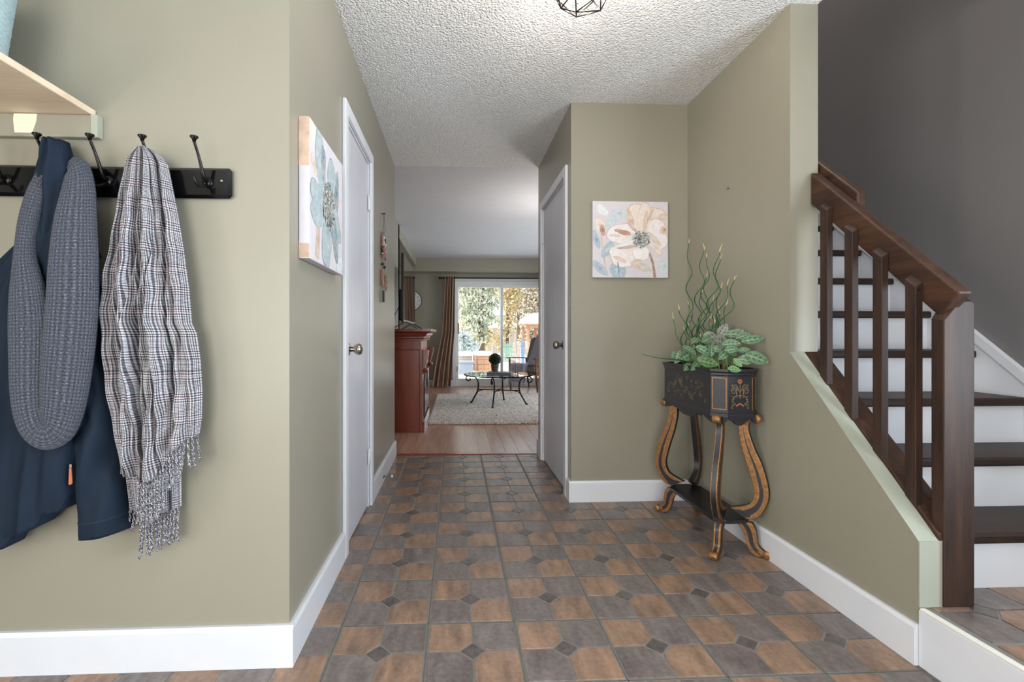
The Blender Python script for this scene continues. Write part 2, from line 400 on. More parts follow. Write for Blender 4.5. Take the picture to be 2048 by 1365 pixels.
for iy in range(-16, 10):
    for ix in range(-8, 6):
        cx, cy = .055+ix*PT+.0015*iy*0, 1.552+iy*PT
        hit = any(in_hall(cx+a, cy+b, .04) for a in (-.12, 0, .12) for b in (-.12, 0, .12))
        if not hit: continue
        near = cy > 1.2 and not (cy < 1.4 and (cx < -1.35))
        for (sx, sy, m), me in zip(TQ, TM):
            qx, qy = cx+sx*PT/4, cy+sy*PT/4
            if not in_hall(qx, qy, .085): continue
            if near: link_piece('floor_tile', me, floor, cx, cy)
            else:
                P = tile_poly(sx, sy); (far_t if 'terra' in m else far_s).prism(P, lambda a, b: (cx+a, cy+b, -.004), lambda a, b: (cx+a, cy+b, .0005))
        if in_hall(cx, cy, .04):
            if near: link_piece('inset_tile', DM, floor, cx, cy)
            else: far_i.prism([(dd, 0), (0, dd), (-dd, 0), (0, -dd)], lambda a, b: (cx+a, cy+b, -.004), lambda a, b: (cx+a, cy+b, .0005))
        h = PT/2
        if in_hall(cx-h, cy, .02): lines.box(cx-h-.0022, cx-h+.0022, cy-h, cy+h, -.004, -.0004)
        if in_hall(cx, cy-h, .02): lines.box(cx-h, cx+h, cy-h-.0018, cy-h+.0018, -.004, -.0004)
for nm, mb_, mt in (('floor_tiles_near_entrance', far_t, 'tile_terracotta'), ('slate_tiles_near_entrance', far_s, 'tile_slate'), ('inset_tiles_near_entrance', far_i, 'tile_inset'), ('grout_line', lines, 'tile_grout_dark')):
    tag(obj(nm, mb_, mt, floor), kind='stuff')

# living room floor planks
lf = struct('floor_living', B(-2.3, 3.6, YE, 9.5, -.12, -.003), 'cherry_wood', 'reddish brown laminate plank floor of the living room', 'floor')
PW = .1165; x = .2-PW*21; i = 0
plank_m = {}
def plank(x0, y0, y1):
    key = round(y1-y0, 3)
    if key not in plank_m:
        m_ = MB().box(.0013, PW-.0013, .001, key-.001, -.012, 0.); me = bpy.data.meshes.new('floor_plank'); me.from_pydata(m_.v, [], m_.f); me.materials.append(MATS['laminate']); plank_m[key] = me
    link_piece('floor_plank', plank_m[key], lf, x0, y0)
while x < 3.55:
    cut = (5.9, 7.4, 6.6)[i % 3]
    plank(x, YE+.02, cut); plank(x, cut, 9.4); x += PW; i += 1
struct('trim_1', MB().prism([(0, 0), (.045, 0), (.034, .007), (.011, .007)], lambda a, b: (XL, YE-.012+a, b), lambda a, b: (XB, YE-.012+a, b)), 'cherry_wood_y', 'thin wooden threshold strip between tile and laminate', 'threshold', fix=True)

# ceilings
mb = B(-2.3, 1.556, -3.2, YE, CE, CE+.12).box(1.556, XS, -3.2, 1.3, CE, CE+.12)
struct('ceiling', mb, 'popcorn_ceiling', 'white popcorn textured ceiling of the entrance hall', 'ceiling')
struct('ceiling_living', B(-2.3, 3.6, YE, 9.6, CE, CE+.12), 'smooth_ceiling', 'white ceiling of the living room', 'ceiling')
struct('ceiling_upstairs', B(1.3, 2.7, -.2, 6, 5.0, 5.1), 'smooth_ceiling', 'white ceiling high above the stairs', 'ceiling')

# walls
struct('wall_front', B(-2.3, XL-.12, YF, YF+.12, 0, CE), 'olive_paint', 'olive green wall behind the coat rack', 'wall')
d0, d1, dz = 2.262, 2.888, 2.052
mb = B(XL-.12, XL, YF, d0, 0, CE).box(XL-.12, XL, d1, YE, 0, CE).box(XL-.12, XL, d0, d1, dz, CE).box(-.95, XL-.12, YE-.12, YE, 0, CE)
struct('wall_left', mb, 'olive_paint', 'olive green hall wall with the white flush door and canvas', 'wall')
e0, e1, ez = 3.042, 3.868, 2.04
mb = B(XB, XB+.12, YB, e0, 0, CE).box(XB, XB+.12, e1, YE, 0, CE).box(XB, XB+.12, e0, e1, ez, CE).box(XB+.12, XR, YB, YB+.12, 0, CE).box(XB+.12, 3.6, YE-.12, YE, 0, CE)
struct('wall_closet', mb, 'olive_paint', 'olive green closet corner with the beige flower canvas', 'wall')
# right wall with its sloped half wall beside the stairs
poly = [(2.905+.12, 0), (2.905+.12, CE), (1.994, CE), (1.994, .952), (1.42, .385), (1.42, .0)]
mb = MB().prism(poly, lambda a, b: (XR, a, b), lambda a, b: (XR+.121, a, b))
wr = struct('wall_right', mb, 'olive_paint', 'olive green wall that steps down along the stairs', 'wall', fix=True)
# sage edging on the sloped top and the end of the half wall
cap = MB().prism([(1.994, .949), (1.994, .953), (1.419, .386), (1.4165, .386), (1.4165, .182), (1.4205, .182), (1.4205, .384)], lambda a, b: (XR-.0015, a, b), lambda a, b: (XR+.0625, a, b))
obj('edge_cap', cap, 'sage_paint', wr, fix=True)
obj('wall_end', B(XR-.0015, XR+.122, 1.991, 1.9945, .955, CE), 'olive_paint', wr)
sw = (-1.3, .8, .45, 2.1); nw = (-1.5, .3, .45, 2.1)
struct('wall_stair', B(XS, XS+.12, -3.32, sw[0], 0, 5).box(XS, XS+.12, sw[1], 6, 0, 5).box(XS, XS+.12, sw[0], sw[1], 0, sw[2]).box(XS, XS+.12, sw[0], sw[1], sw[3], 5), 'charcoal_paint', 'dark grey wall rising beside the stairs', 'wall')
struct('wall_upstairs', B(1.435, 1.556, 1.3, 6, CE+.12, 5).box(1.435, XS, 5.9, 6.02, CE+.12, 5).box(1.556, XS, 1.18, 1.3, CE+.12, 5).box(1.435, 1.556, YB+.12, YE-.12, 0, CE), 'charcoal_paint', 'dark grey upstairs walls around the stairwell', 'wall')
# entrance side behind the camera, with glazing added to let fill light in
wx0, wx1, wz0, wz1 = -2.2, .3, .06, 2.25
mb = B(-2.3, wx0, -3.32, -3.2, 0, CE).box(wx1, XS, -3.32, -3.2, 0, CE).box(wx0, wx1, -3.32, -3.2, 0, wz0).box(wx0, wx1, -3.32, -3.2, wz1, CE)
struct('wall_back', mb, 'olive_paint', 'olive green entrance wall with an added glazed opening', 'wall')
struct('wall_entry', B(-2.42, -2.3, -3.32, nw[0], 0, CE).box(-2.42, -2.3, nw[1], YF+.12, 0, CE).box(-2.42, -2.3, nw[0], nw[1], 0, nw[2]).box(-2.42, -2.3, nw[0], nw[1], nw[3], CE), 'olive_paint', 'olive green side wall of the entrance nook', 'wall')
# living room
struct('wall_living', B(-.95, -.742, YE, 6.32, 0, CE).box(-1.5, -.742, 6.2, 6.32, 0, CE).box(-1.5, -.742, 6.32, 8.93, 2.285, CE), 'olive_paint', 'living room wall and bulkhead above the television', 'wall')
struct('wall_alcove', B(-1.62, -1.5, 6.2, 9.47, 0, CE), 'olive_paint', 'olive green alcove wall beyond the fireplace', 'wall')
sd0, sd1, sdz = -.01, 1.80, 2.06
FY = 9.35
mb = B(-1.62, sd0, FY, FY+.15, 0, CE).box(sd1, 3.6, FY, FY+.15, 0, CE).box(sd0, sd1, FY, FY+.15, sdz, CE)
struct('wall_far', mb, 'olive_paint', 'olive green far wall around the patio door', 'wall')
struct('trim_2', B(-1.5, 3.6, 8.93, FY, 2.195, CE), 'olive_paint', 'olive green bulkhead above the patio door', 'bulkhead')
mb = B(3.6, 3.72, YE, 5.6, 0, CE).box(3.6, 3.72, 7.6, FY+.15, 0, CE).box(3.6, 3.72, 5.6, 7.6, 0, .65).box(3.6, 3.72, 5.6, 7.6, 2.05, CE)
struct('wall_living_right', mb, 'olive_paint', 'living room side wall with an added window', 'wall')

# baseboards
def bb_profile(h=.128, t=.016): return [(0, 0), (t, 0), (t, h-.012), (t-.006, h), (0, h)]
def baseboard(name, a, b, nrm, label, z=0.):
    a = Vector((*a, z)); b = Vector((*b, z)); n_ = Vector((*nrm, 0))
    mb = MB().prism(bb_profile(), lambda p, q: a+n_*p+Vector((0, 0, q)), lambda p, q: b+n_*p+Vector((0, 0, q)))
    return struct(name, mb, 'white_trim', label, 'baseboard', fix=True)
baseboard('baseboard_front', (-2.3, YF), (XL+.016, YF), (0, -1), 'white baseboard under the coats')
baseboard('baseboard_left', (XL, YF), (XL, 2.203), (1, 0), 'white baseboard left of the flush door under the blue canvas')
baseboard('baseboard_hall', (XL, 2.947), (XL, YE), (1, 0), 'white baseboard past the left door, by the threshold')
baseboard('baseboard_closet', (XB-.016, YB), (XR, YB), (0, -1), 'white baseboard below the beige flower canvas')
baseboard('baseboard_closet_side', (XB, YB), (XB, 2.982), (-1, 0), 'short white baseboard piece at the closet corner')
baseboard('baseboard_hall_end', (XB, 3.925), (XB, YE), (-1, 0), 'short white baseboard piece past the closet door')
baseboard('baseboard_right', (XR, 1.42), (XR, YB), (-1, 0), 'white baseboard behind the planter stand')
baseboard('baseboard_far', (-1.5, FY), (sd0-.06, FY), (0, -1), 'white baseboard behind the curtain')

# ------------------------------------------------------------------ doors
def knob(parent, x, y, z, sx):
    L = lambda prof: MB().lathe([(r, h*sx) for r, h in prof], (x, y, z), 22, 0)
    kb = obj('knob', L([(.012, 0), (.012, .028), (.02, .034), (.027, .046), (.028, .056), (.023, .066), (.012, .071), (.002, .072)]), 'nickel', parent, True, fix=True)
    obj('rosette', L([(.032, 0), (.032, .004), (.026, .009), (.012, .012)]), 'nickel', kb, True, fix=True)
def hinge(parent, x, y, z, sx):
    mb = MB().box(min(x, x+sx*.004), max(x, x+sx*.004), y-.018, y+.018, z-.045, z+.045)
    h = obj('hinge', mb, 'white_metal', parent)
    obj('hinge_pin', MB().tube([(x+sx*.006, y, z-.05), (x+sx*.006, y, z+.05)], .0055, 8), 'white_metal', h, True)
def flush_door(name, X, y0, y1, ztop, sx, ky, hy, label):
    """X wall face, sx side into the hall; y0..y1 clear opening"""
    d = thing(name, (X, (y0+y1)/2, 0), label, 'door', kind='structure')
    w = .057; t = .018
    def cbox(a0, a1, z0, z1): return MB().box(min(X, X+sx*t), max(X, X+sx*t), a0, a1, z0, z1)
    obj('casing', cbox(y0-w, y0, 0, ztop+w), 'white_trim', d, bevel=.004)
    obj('casing', cbox(y1, y1+w, 0, ztop+w), 'white_trim', d, bevel=.004)
    obj('casing', cbox(y0, y1, ztop, ztop+w), 'white_trim', d, bevel=.004)
    xa, xb = X-sx*.12, X
    mb = MB().box(min(xa, xb), max(xa, xb), y0, y0+.012, 0, ztop).box(min(xa, xb), max(xa, xb), y1-.012, y1, 0, ztop).box(min(xa, xb), max(xa, xb), y0+.012, y1-.012, ztop-.012, ztop)
    obj('jamb', mb, 'white_trim', d)
    s0, s1 = X-sx*.006, X-sx*.041
    slab = obj('door_slab', MB().box(min(s0, s1), max(s0, s1), y0+.015, y1-.015, .012, ztop-.015), 'white_door', d, bevel=.002)
    knob(slab, s0, ky, .955, sx)
    for z in (.295, 1.81): hinge(d, X-sx*.002, hy, z, sx)
    return d
flush_door('door_1', XL, d0, d1, dz, 1, 2.345, 2.876, 'white flush door between the blue canvas and the hanging ornament')
flush_door('door_2', XB, e0, e1, ez, -1, 3.13, 3.856, 'white flush closet door facing the hall beside the beige canvas')

# ------------------------------------------------------------------ patio door
pd = thing('door_3', (.9, FY, 0), 'white framed sliding glass patio door at the far end', 'door', kind='structure')
yf = FY+.02
obj('frame', MB().box(sd0, sd0+.055, yf, yf+.11, 0, sdz).box(sd1-.055, sd1, yf, yf+.11, 0, sdz).box(sd0+.055, sd1-.055, yf, yf+.11, sdz-.055, sdz).box(sd0+.055, sd1-.055, yf, yf+.11, 0, .03), 'white_metal', pd, bevel=.003)
obj('casing', MB().box(sd0-.06, sd0, FY-.016, FY+.02, 0, sdz+.06).box(sd1, sd1+.06, FY-.016, FY+.02, 0, sdz+.06).box(sd0, sd1, FY-.016, FY+.02, sdz, sdz+.06), 'white_trim', pd, bevel=.004)
def sash(x0, x1, y):
    s_ = obj('sash', MB().box(x0, x0+.05, y, y+.04, .03, sdz-.055).box(x1-.05, x1, y, y+.04, .03, sdz-.055).box(x0+.05, x1-.05, y, y+.04, sdz-.12, sdz-.055).box(x0+.05, x1-.05, y, y+.04, .03, .15), 'white_metal', pd, bevel=.003)
    obj('pane', MB().box(x0+.045, x1-.045, y+.017, y+.023, .145, sdz-.115), 'window_glass', s_)
    return s_
s1 = sash(sd0+.01, .925, yf+.01); s2 = sash(.875, sd1-.01, yf+.058)
obj('pull_handle', MB().tube([(.02, yf+.008, .28), (.02, yf-.02, .30), (.02, yf-.02, .37), (.02, yf+.008, .39)], .006, 8), 'black_iron', s1, True)
obj('wooden_block', B(.04, .062, yf-.012, yf+.008, 1.03, 1.24), 'fir_wood', s1)
# unseen windows added in front of the fill lights (frames with panes)
def frame_window(name, axis, c, a0, a1, z0, z1, nv, label):
    w_ = thing(name, (0, 0, 0), label, 'window', kind='structure')
    def bx(p0, p1, q0, q1, t=.05, off=0.): return (p0, p1, c-t/2, c+t/2, q0, q1) if axis == 'y' else (c-t/2, c+t/2, p0, p1, q0, q1)
    mb = MB().box(*bx(a0, a1, z0, z0+.05)).box(*bx(a0, a1, z1-.05, z1)).box(*bx(a0, a0+.05, z0+.05, z1-.05)).box(*bx(a1-.05, a1, z0+.05, z1-.05))
    for i_ in range(1, nv): m_ = a0+(a1-a0)*i_/nv; mb.box(*bx(m_-.025, m_+.025, z0+.05, z1-.05))
    obj('window_frame', mb, 'white_trim', w_)
    for i_ in range(nv):
        p0 = a0+(a1-a0)*i_/nv+.03; p1 = a0+(a1-a0)*(i_+1)/nv-.03; obj('pane', MB().box(*bx(p0, p1, z0+.04, z1-.04, .006)), 'window_glass', w_)
frame_window('added_window_1', 'y', -3.26, wx0, wx1, wz0, wz1, 3, 'unseen white framed window added to light the entrance')
frame_window('added_window_3', 'x', XS+.06, sw[0], sw[1], sw[2], sw[3], 2, 'unseen white framed window added over the landing to light the hall')
frame_window('added_window_4', 'x', -2.36, nw[0], nw[1], nw[2], nw[3], 2, 'unseen white framed window added in the nook to light the right wall')
frame_window('added_window_2', 'x', 3.66, 5.6, 7.6, .65, 2.05, 2, 'unseen white framed side window added to light the living room')

# ------------------------------------------------------------------ stair landing and stairs
LZ = .18
ld = thing('stair_landing', ((XR+XS)/2, .6, 0), 'raised tiled landing with white front at the foot of the stairs', 'landing')
obj('platform', B(XR+.02, XS-.002, -3.19, 1.52, 0, LZ-.003), 'tile_grout', ld)
obj('fascia', B(XR-.004, XR+.019, -3.19, 1.419, 0, LZ-.006), 'white_trim', ld, bevel=.003)
obj('edge_strip', B(XR-.004, XR+.014, -3.19, 1.415, LZ-.006, LZ+.0015), 'paper', ld, bevel=.002)
lx0, ly0 = 1.619, 1.395-PT*4
far_l = {m: MB() for m in ('tile_terracotta', 'tile_slate', 'tile_inset')}
for iy in range(-5, 5):
    for ix in range(-1, 3):
        cx, cy = lx0+ix*PT, ly0+iy*PT
        for (sx, sy, m), me in zip(TQ, TM):
            qx, qy = cx+sx*PT/4, cy+sy*PT/4
            if XR+.06 < qx < XS-.03 and -1.45 < qy < 1.56:
                if qy > .8: link_piece('floor_tile', me, ld, cx, cy, LZ)
                else: far_l[m].prism(tile_poly(sx, sy), lambda a, b: (cx+a, cy+b, LZ-.004), lambda a, b: (cx+a, cy+b, LZ))
        if XR+.05 < cx < XS-.03 and -1.45 < cy < 1.55:
            if cy > .8: link_piece('inset_tile', DM, ld, cx, cy, LZ)
            else: far_l['tile_inset'].prism([(dd, 0), (0, dd), (-dd, 0), (0, -dd)], lambda a, b: (cx+a, cy+b, LZ-.004), lambda a, b: (cx+a, cy+b, LZ))
for m, mb_ in far_l.items(): tag(obj('landing_tiles_near_entrance', mb_, m, ld), kind='stuff')

R_, G_, Y1 = .193, .21, 1.52
NS = 11
st = thing('staircase', (2.0, Y1, LZ), 'staircase with dark stained treads and white risers going up', 'stairs')
SX0, SX1 = 1.5585, 2.43
for k_ in range(1, NS+1):
    y = Y1+(k_-1)*G_; z = LZ+k_*R_
    obj('riser', B(SX0, SX1, y, y+.018, z-R_, z-.035), 'white_trim', st)
    xl = SX0 if z-.035 < .2 else SX0
    obj('tread', B(xl, SX1-.004, y-.03, y+G_+.004, z-.035, z), 'stair_wood_x', st, bevel=.009, seg=3)
sl = R_/G_
sk = [(Y1-.06, LZ), (Y1+.1, LZ), (Y1+NS*G_, LZ+(NS-.6)*R_), (Y1+NS*G_, LZ+NS*R_+.22), (Y1-.06, LZ+R_*.72+.13)]
obj('skirt_board', MB().prism(sk, lambda a, b: (SX1-.003, a, b), lambda a, b: (XS-.001, a, b)), 'white_trim', st, fix=True)
def skt(y): return LZ+R_*.72+.13+(y-(Y1-.06))*((NS*R_+.22-R_*.72-.13)/(NS*G_+.06))
obj('skirt_cap', MB().prism([(Y1-.06, skt(Y1-.06)-.045), (Y1+NS*G_, skt(Y1+NS*G_)-.045), (Y1+NS*G_, skt(Y1+NS*G_)+.004), (Y1-.06, skt(Y1-.06)+.004)], lambda a, b: (SX1-.012, a, b), lambda a, b: (SX1-.002, a, b)), 'white_trim', st, fix=True)

# railing: newel of flat stock, wide handrail, four balusters, sloped base rail on the half wall
rl = thing('stair_railing', (1.54, 1.44, LZ), 'dark brown wooden stair railing with newel post and square balusters', 'railing')
# newel with its mitred top (wide face to the hall, narrow face to the left)
nx0, nx1, ny0, ny1 = 1.511, 1.611, 1.415, 1.456
nz_l, nz_r = 1.083, 1.108
mb = MB().add([(nx0, ny0, LZ), (nx1, ny0, LZ), (nx1, ny1, LZ), (nx0, ny1, LZ),
               (nx0, ny0, 1.072), (nx0+.052, ny0, 1.130), (nx1-.008, ny0, 1.132), (nx1, ny0, 1.122),
               (nx0, ny1, 1.078), (nx0+.052, ny1, 1.158), (nx1-.008, ny1, 1.160), (nx1, ny1, 1.150)],
              [(3, 2, 1, 0), (0, 1, 7, 6, 5, 4), (2, 3, 8, 9, 10, 11), (0, 4, 8, 3), (1, 2, 11, 7), (4, 5, 9, 8), (5, 6, 10, 9), (6, 7, 11, 10)])
obj('newel_post', mb, 'stair_wood_z', rl, bevel=.003)
# handrail: lower end cut square to its slope
zb = lambda y: 1.084+(y-1.439)*.92
mb = MB().prism([(1.439, 1.084), (1.985, zb(1.985)), (1.985, zb(1.985)+.135), (1.378, 1.156)], lambda a, b: (1.519, a, b), lambda a, b: (1.566, a, b))
obj('handrail', mb, 'stair_wood_y', rl, fix=True, bevel=.007, seg=3)
obj('upper_handrail', MB().prism([(1.80, 1.47), (2.55, 2.16), (2.55, 2.275), (1.80, 1.585)], lambda a, b: (1.568, a, b), lambda a, b: (1.604, a, b)), 'stair_wood_y', rl, fix=True, bevel=.006)
bl = [(1.880, 1.54), (1.757, 1.425), (1.632, 1.31), (1.508, 1.195)]
base_z = lambda y: .414+(y-1.436)*.955
for y, zt in bl:
    a0, a1, b0, b1 = 1.493, 1.518, y-.019, y+.019
    z0 = base_z(y)+.0
    mb = MB().add([(a0, b0, z0-.02), (a1, b0, z0-.02), (a1, b1, z0+.01), (a0, b1, z0+.01), (a0, b0, zt-.012), (a1, b0, zt+.004), (a1, b1, zt+.032), (a0, b1, zt+.018)],
                  [(0, 3, 2, 1), (4, 5, 6, 7), (0, 1, 5, 4), (1, 2, 6, 5), (2, 3, 7, 6), (3, 0, 4, 7)])
    bo = obj('baluster', mb, 'stair_wood_z', rl, bevel=.002)
    obj('screw_plug', MB().lathe([(.0045, 0), (.0045, .0012)], ((a0+a1)/2-.002, b0-.0009, zt-.022), 12, 1), 'black_iron', bo) if y == 1.508 else None
obj('base_rail', MB().prism([(1.4205, base_z(1.4205)-.035), (1.993, base_z(1.993)-.035), (1.993, base_z(1.993)+.008), (1.4205, base_z(1.4205)+.008)], lambda a, b: (XR+.063, a, b), lambda a, b: (XR+.155, a, b)), 'stair_wood_y', rl, fix=True, bevel=.003)

# ------------------------------------------------------------------ shelf, coat rack
sh = thing('wall_shelf', (-1.6, YF, 1.69), 'raw plywood shelf on a painted cleat above the coats', 'shelf')
obj('shelf_board', B(-2.25, -1.098, 1.09, YF-.001, 1.692, 1.712), 'plywood', sh, bevel=.003)
cl = obj('cleat', B(-2.25, -1.079, YF-.022, YF-.001, 1.622, 1.691), 'olive_paint', sh, bevel=.004)
obj('bare_patch', MB().prism([(-1.318, 1.632), (-1.268, 1.632), (-1.256, 1.668), (-1.254, 1.689), (-1.32, 1.689), (-1.322, 1.672)], lambda a, b: (a, YF-.0215, b), lambda a, b: (a, YF-.0232, b)), 'cream_patch', cl, fix=True)
obj('bare_end', B(-1.098, -1.0782, YF-.0232, YF-.001, 1.6225, 1.69), 'sage_paint', cl)
bk = thing('storage_basket', (-1.385, 1.30, 1.712), 'light blue ribbed cloth basket on the plywood shelf', 'basket')
prof = [(.002, .0), (.135, .0), (.15, .006)]+[(.15+.034*(z/.30)+.0035*math.sin(z*2*PI/.0145), z) for z in np.linspace(.01, .30, 90)]+[(.176, .302), (.17, .29), (.14, .02), (.002, .015)]
obj('body', MB().lathe(prof, (-1.385, 1.30, 1.7125), 64), 'basket_cloth', bk, True)
obj('rim', MB().tube([(-1.385+.18*math.cos(a), 1.30+.18*math.sin(a), 2.014) for a in np.linspace(0, 2*PI, 48, endpoint=False)], .008, 8, closed=True), 'basket_cloth', bk, True)

rk = thing('coat_rack', (-1.1, YF, 1.44), 'long black coat rack board with double hooks', 'coat rack')
obj('rack_board', B(-1.95, -.687, YF-.020, YF-.001, 1.445, 1.538), 'black_rack', rk, bevel=.009, seg=1)
HOOKX = [-1.634, -1.487, -1.341, -1.1945, -1.048, -.9015, -.755]
for hx in HOOKX:
    yb = YF-.0205
    P = smooth_path([(hx, yb+.004, 1.492), (hx-.001, yb-.020, 1.497), (hx-.002, yb-.036, 1.530), (hx-.004, yb-.050, 1.562), (hx-.006, yb-.064, 1.588), (hx-.006, yb-.066, 1.600)], 6)
    m_ = len(P); hk = obj('hook', MB().tube(P, [.007-.003*min(1, i_/(m_*.55)) for i_ in range(m_)], 10), 'hook_bronze', rk, True)
    obj('hook_tip', MB().lathe([(.004, -.014), (.006, -.006), (.0115, 0), (.0115, .003), (.002, .004)], (hx-.006, yb-.066, 1.602), 16), 'hook_bronze', hk, True)
    P = smooth_path([(hx, yb+.003, 1.487), (hx, yb-.02, 1.474), (hx-.004, yb-.038, 1.466), (hx-.008, yb-.052, 1.474), (hx-.010, yb-.060, 1.492)], 6)
    m_ = len(P); obj('lower_prong', MB().tube(P, [.006-.003*i_/m_ for i_ in range(m_)], 10), 'hook_bronze', hk, True)
    obj('base_plate', MB().lathe([(.017, 0), (.017, -.004), (.012, -.009), (.002, -.010)], (hx, yb+.001, 1.49), 18, 1), 'hook_bronze', hk, True, fix=True)
for sx in (-.715, -1.146): obj('screw', MB().lathe([(.0045, 0), (.004, -.002), (.001, -.0025)], (sx, YF-.0202, 1.497 if sx > -1 else 1.512), 12, 1), 'nickel', rk, True, fix=True)

# ------------------------------------------------------------------ hanging clothes (cloth shells with a front and a back)
def interp(tab, z):
    tab = sorted(tab); zs = [t[0] for t in tab]; return float(np.interp(z, zs, [t[1] for t in tab]))
def cloth(zt, zb_fn, left, right, yback, depth, fold, nu=60, nv=90, umet=None):
    """shell between the left and right outlines (tables z -> x); front bulges by depth(u,v), fold(u,v) adds relief; hem follows zb_fn(u)"""
    mb = MB()
    def pos(u, v, front):
        z = zt+(zb_fn(u)-zt)*v; zc = z
        x0, x1 = interp(left, zc), interp(right, zc); x = x0+(x1-x0)*u
        prof = max(0., 1-(2*u-1)**2)**.5
        yb_v = yback(v) if callable(yback) else yback
        y = yb_v-(depth(u, v)*prof+fold(u, v)*min(1, prof*1.6)+.004 if front else 0)
        return (x, y, z)
    def uvf(u, v):
        z = zt+(zb_fn(u)-zt)*v; w_ = interp(right, z)-interp(left, z)
        return ((zt-z), (u*(umet or w_)))
    mb.grid(lambda u, v: pos(u, v, True), nu, nv, uvf)
    n0 = len(mb.v); mb.grid(lambda u, v: pos(u, v, False), nu, nv, uvf)
    w = nu+1
    idx = lambda i, j: j*w+i
    for i in range(nu):
        mb.f.append((idx(i, nv), idx(i+1, nv), n0+idx(i+1, nv), n0+idx(i, nv))); mb.f.append((idx(i+1, 0), idx(i, 0), n0+idx(i, 0), n0+idx(i+1, 0)))
    for j in range(nv):
        mb.f.append((idx(0, j), idx(0, j+1), n0+idx(0, j+1), n0+idx(0, j))); mb.f.append((idx(nu, j+1), idx(nu, j), n0+idx(nu, j), n0+idx(nu, j+1)))
    return mb
jk = thing('jacket', (-1.25, YF-.02, .42), 'navy blue zipped jacket hanging under the knitted scarf', 'jacket')
HX = -1.186
jl = [(1.60, HX-.02), (1.55, HX-.04), (1.47, HX-.065), (1.38, HX-.085), (1.31, HX-.10), (1.24, HX-.17), (1.15, HX-.25), (1.0, HX-.32), (.7, HX-.36), (.4, HX-.374)]
jr = [(1.60, HX+.03), (1.55, HX+.045), (1.47, HX+.06), (1.38, HX+.085), (1.30, HX+.09), (1.2, HX+.10), (1.0, HX+.11), (.7, HX+.122), (.5, HX+.126)]
def hem(u):
    # scalloped hem, higher towards the right side seam
    return float(np.interp(u, [0, .3, .55, .568, .72, .75, .758, .794, .864, .884, .958, 1.0], [.40, .405, .417, .439, .476, .494, .514, .511, .523, .557, .569, .57]))
def jf(u, v):
    return .014*math.sin(2*PI*(2.4*u+.25*v)+.6)*v+.011*math.sin(2*PI*(5.1*u-.3*v)+1.2)*v**1.5+.006*math.sin(2*PI*(1.2*u+2.6*v))+.004*math.sin(2*PI*(9*u+1.4*v))*v
obj('body', cloth(1.602, hem, jl, jr, YF-.026, lambda u, v: .035+.04*v**.7, jf, 90, 110), 'navy_cloth', jk, True)
sl_l = [(1.36, -1.16), (1.25, -1.15), (1.1, -1.15), (.9, -1.132), (.7, -1.124), (.55, -1.116), (.42, -1.103)]
sl_r = [(1.36, -1.10), (1.29, -1.075), (1.26, -1.064), (1.25, -1.078), (1.2, -1.075), (1.15, -1.058), (1.08, -1.043), (.9, -1.02), (.7, -.998), (.46, -.964), (.42, -.960)]
def sf(u, v): return .005*math.sin(2*PI*(1.6*u+3.2*v))+.004*math.sin(2*PI*(5*v+u))+.004*math.sin(2*PI*(2.2*u-7*v))*(1-v)
slv = obj('sleeve', cloth(1.36, lambda u: .432+.022*u, sl_l, sl_r, YF-.026, lambda u, v: .055+.02*v, sf, 44, 100), 'navy_cloth', jk, True)
zc = lambda u: .478+.022*u
obj('cuff_seam', MB().grid(lambda u, v: ((lambda x0, x1, vv: (x0+(x1-x0)*(.03+.94*u), YF-.026-((.055+.02*vv)*(1-(2*(.03+.94*u)-1)**2)**.5+sf(.03+.94*u, vv)*min(1, (1-(2*(.03+.94*u)-1)**2)**.5*1.6)+.0052), zc(u)+.003*v))(interp(sl_l, zc(u)), interp(sl_r, zc(u)), (1.36-zc(u))/(1.36-.443))), 40, 1), 'navy_lining', slv, True)
mx = lambda tab: [(z, -2.66-x) for z, x in tab]
obj('sleeve', cloth(1.30, lambda u: .455-.022*u, mx(sl_r), mx(sl_l), YF-.026, lambda u, v: .055+.02*v, sf, 40, 80), 'navy_cloth', jk, True)
# collar wrapped round the hook and hanging loop
CX = -1.158
obj('collar', cloth(1.590, lambda u: 1.05-.02*u, [(1.60, CX-.012), (1.57, CX-.03), (1.5, CX-.05), (1.4, CX-.058), (1.3, CX-.065), (1.2, CX-.06), (1.0, CX-.05)], [(1.60, CX+.012), (1.57, CX+.028), (1.5, CX+.03), (1.4, CX+.03), (1.2, CX+.05), (1.0, CX+.05)], lambda v: YF-.072+.030*min(1, v*1.6), lambda u, v: .026+.004*v, lambda u, v: .007*math.sin(2*PI*(2*u+1.1*v))+.003*math.sin(2*PI*(4*v+u)), 36, 60), 'navy_cloth', jk, True)
zp = obj('zip_pull', MB().prism([(-1.103, .648), (-1.098, .648), (-1.095, .603), (-1.100, .598), (-1.105, .60)], lambda a, b: (a, YF-.094, b), lambda a, b: (a, YF-.097, b)), 'orange_leather', jk, fix=True)
obj('zip_slider', B(-1.104, -1.096, YF-.098, YF-.090, .646, .658), 'nickel', zp, bevel=.002)

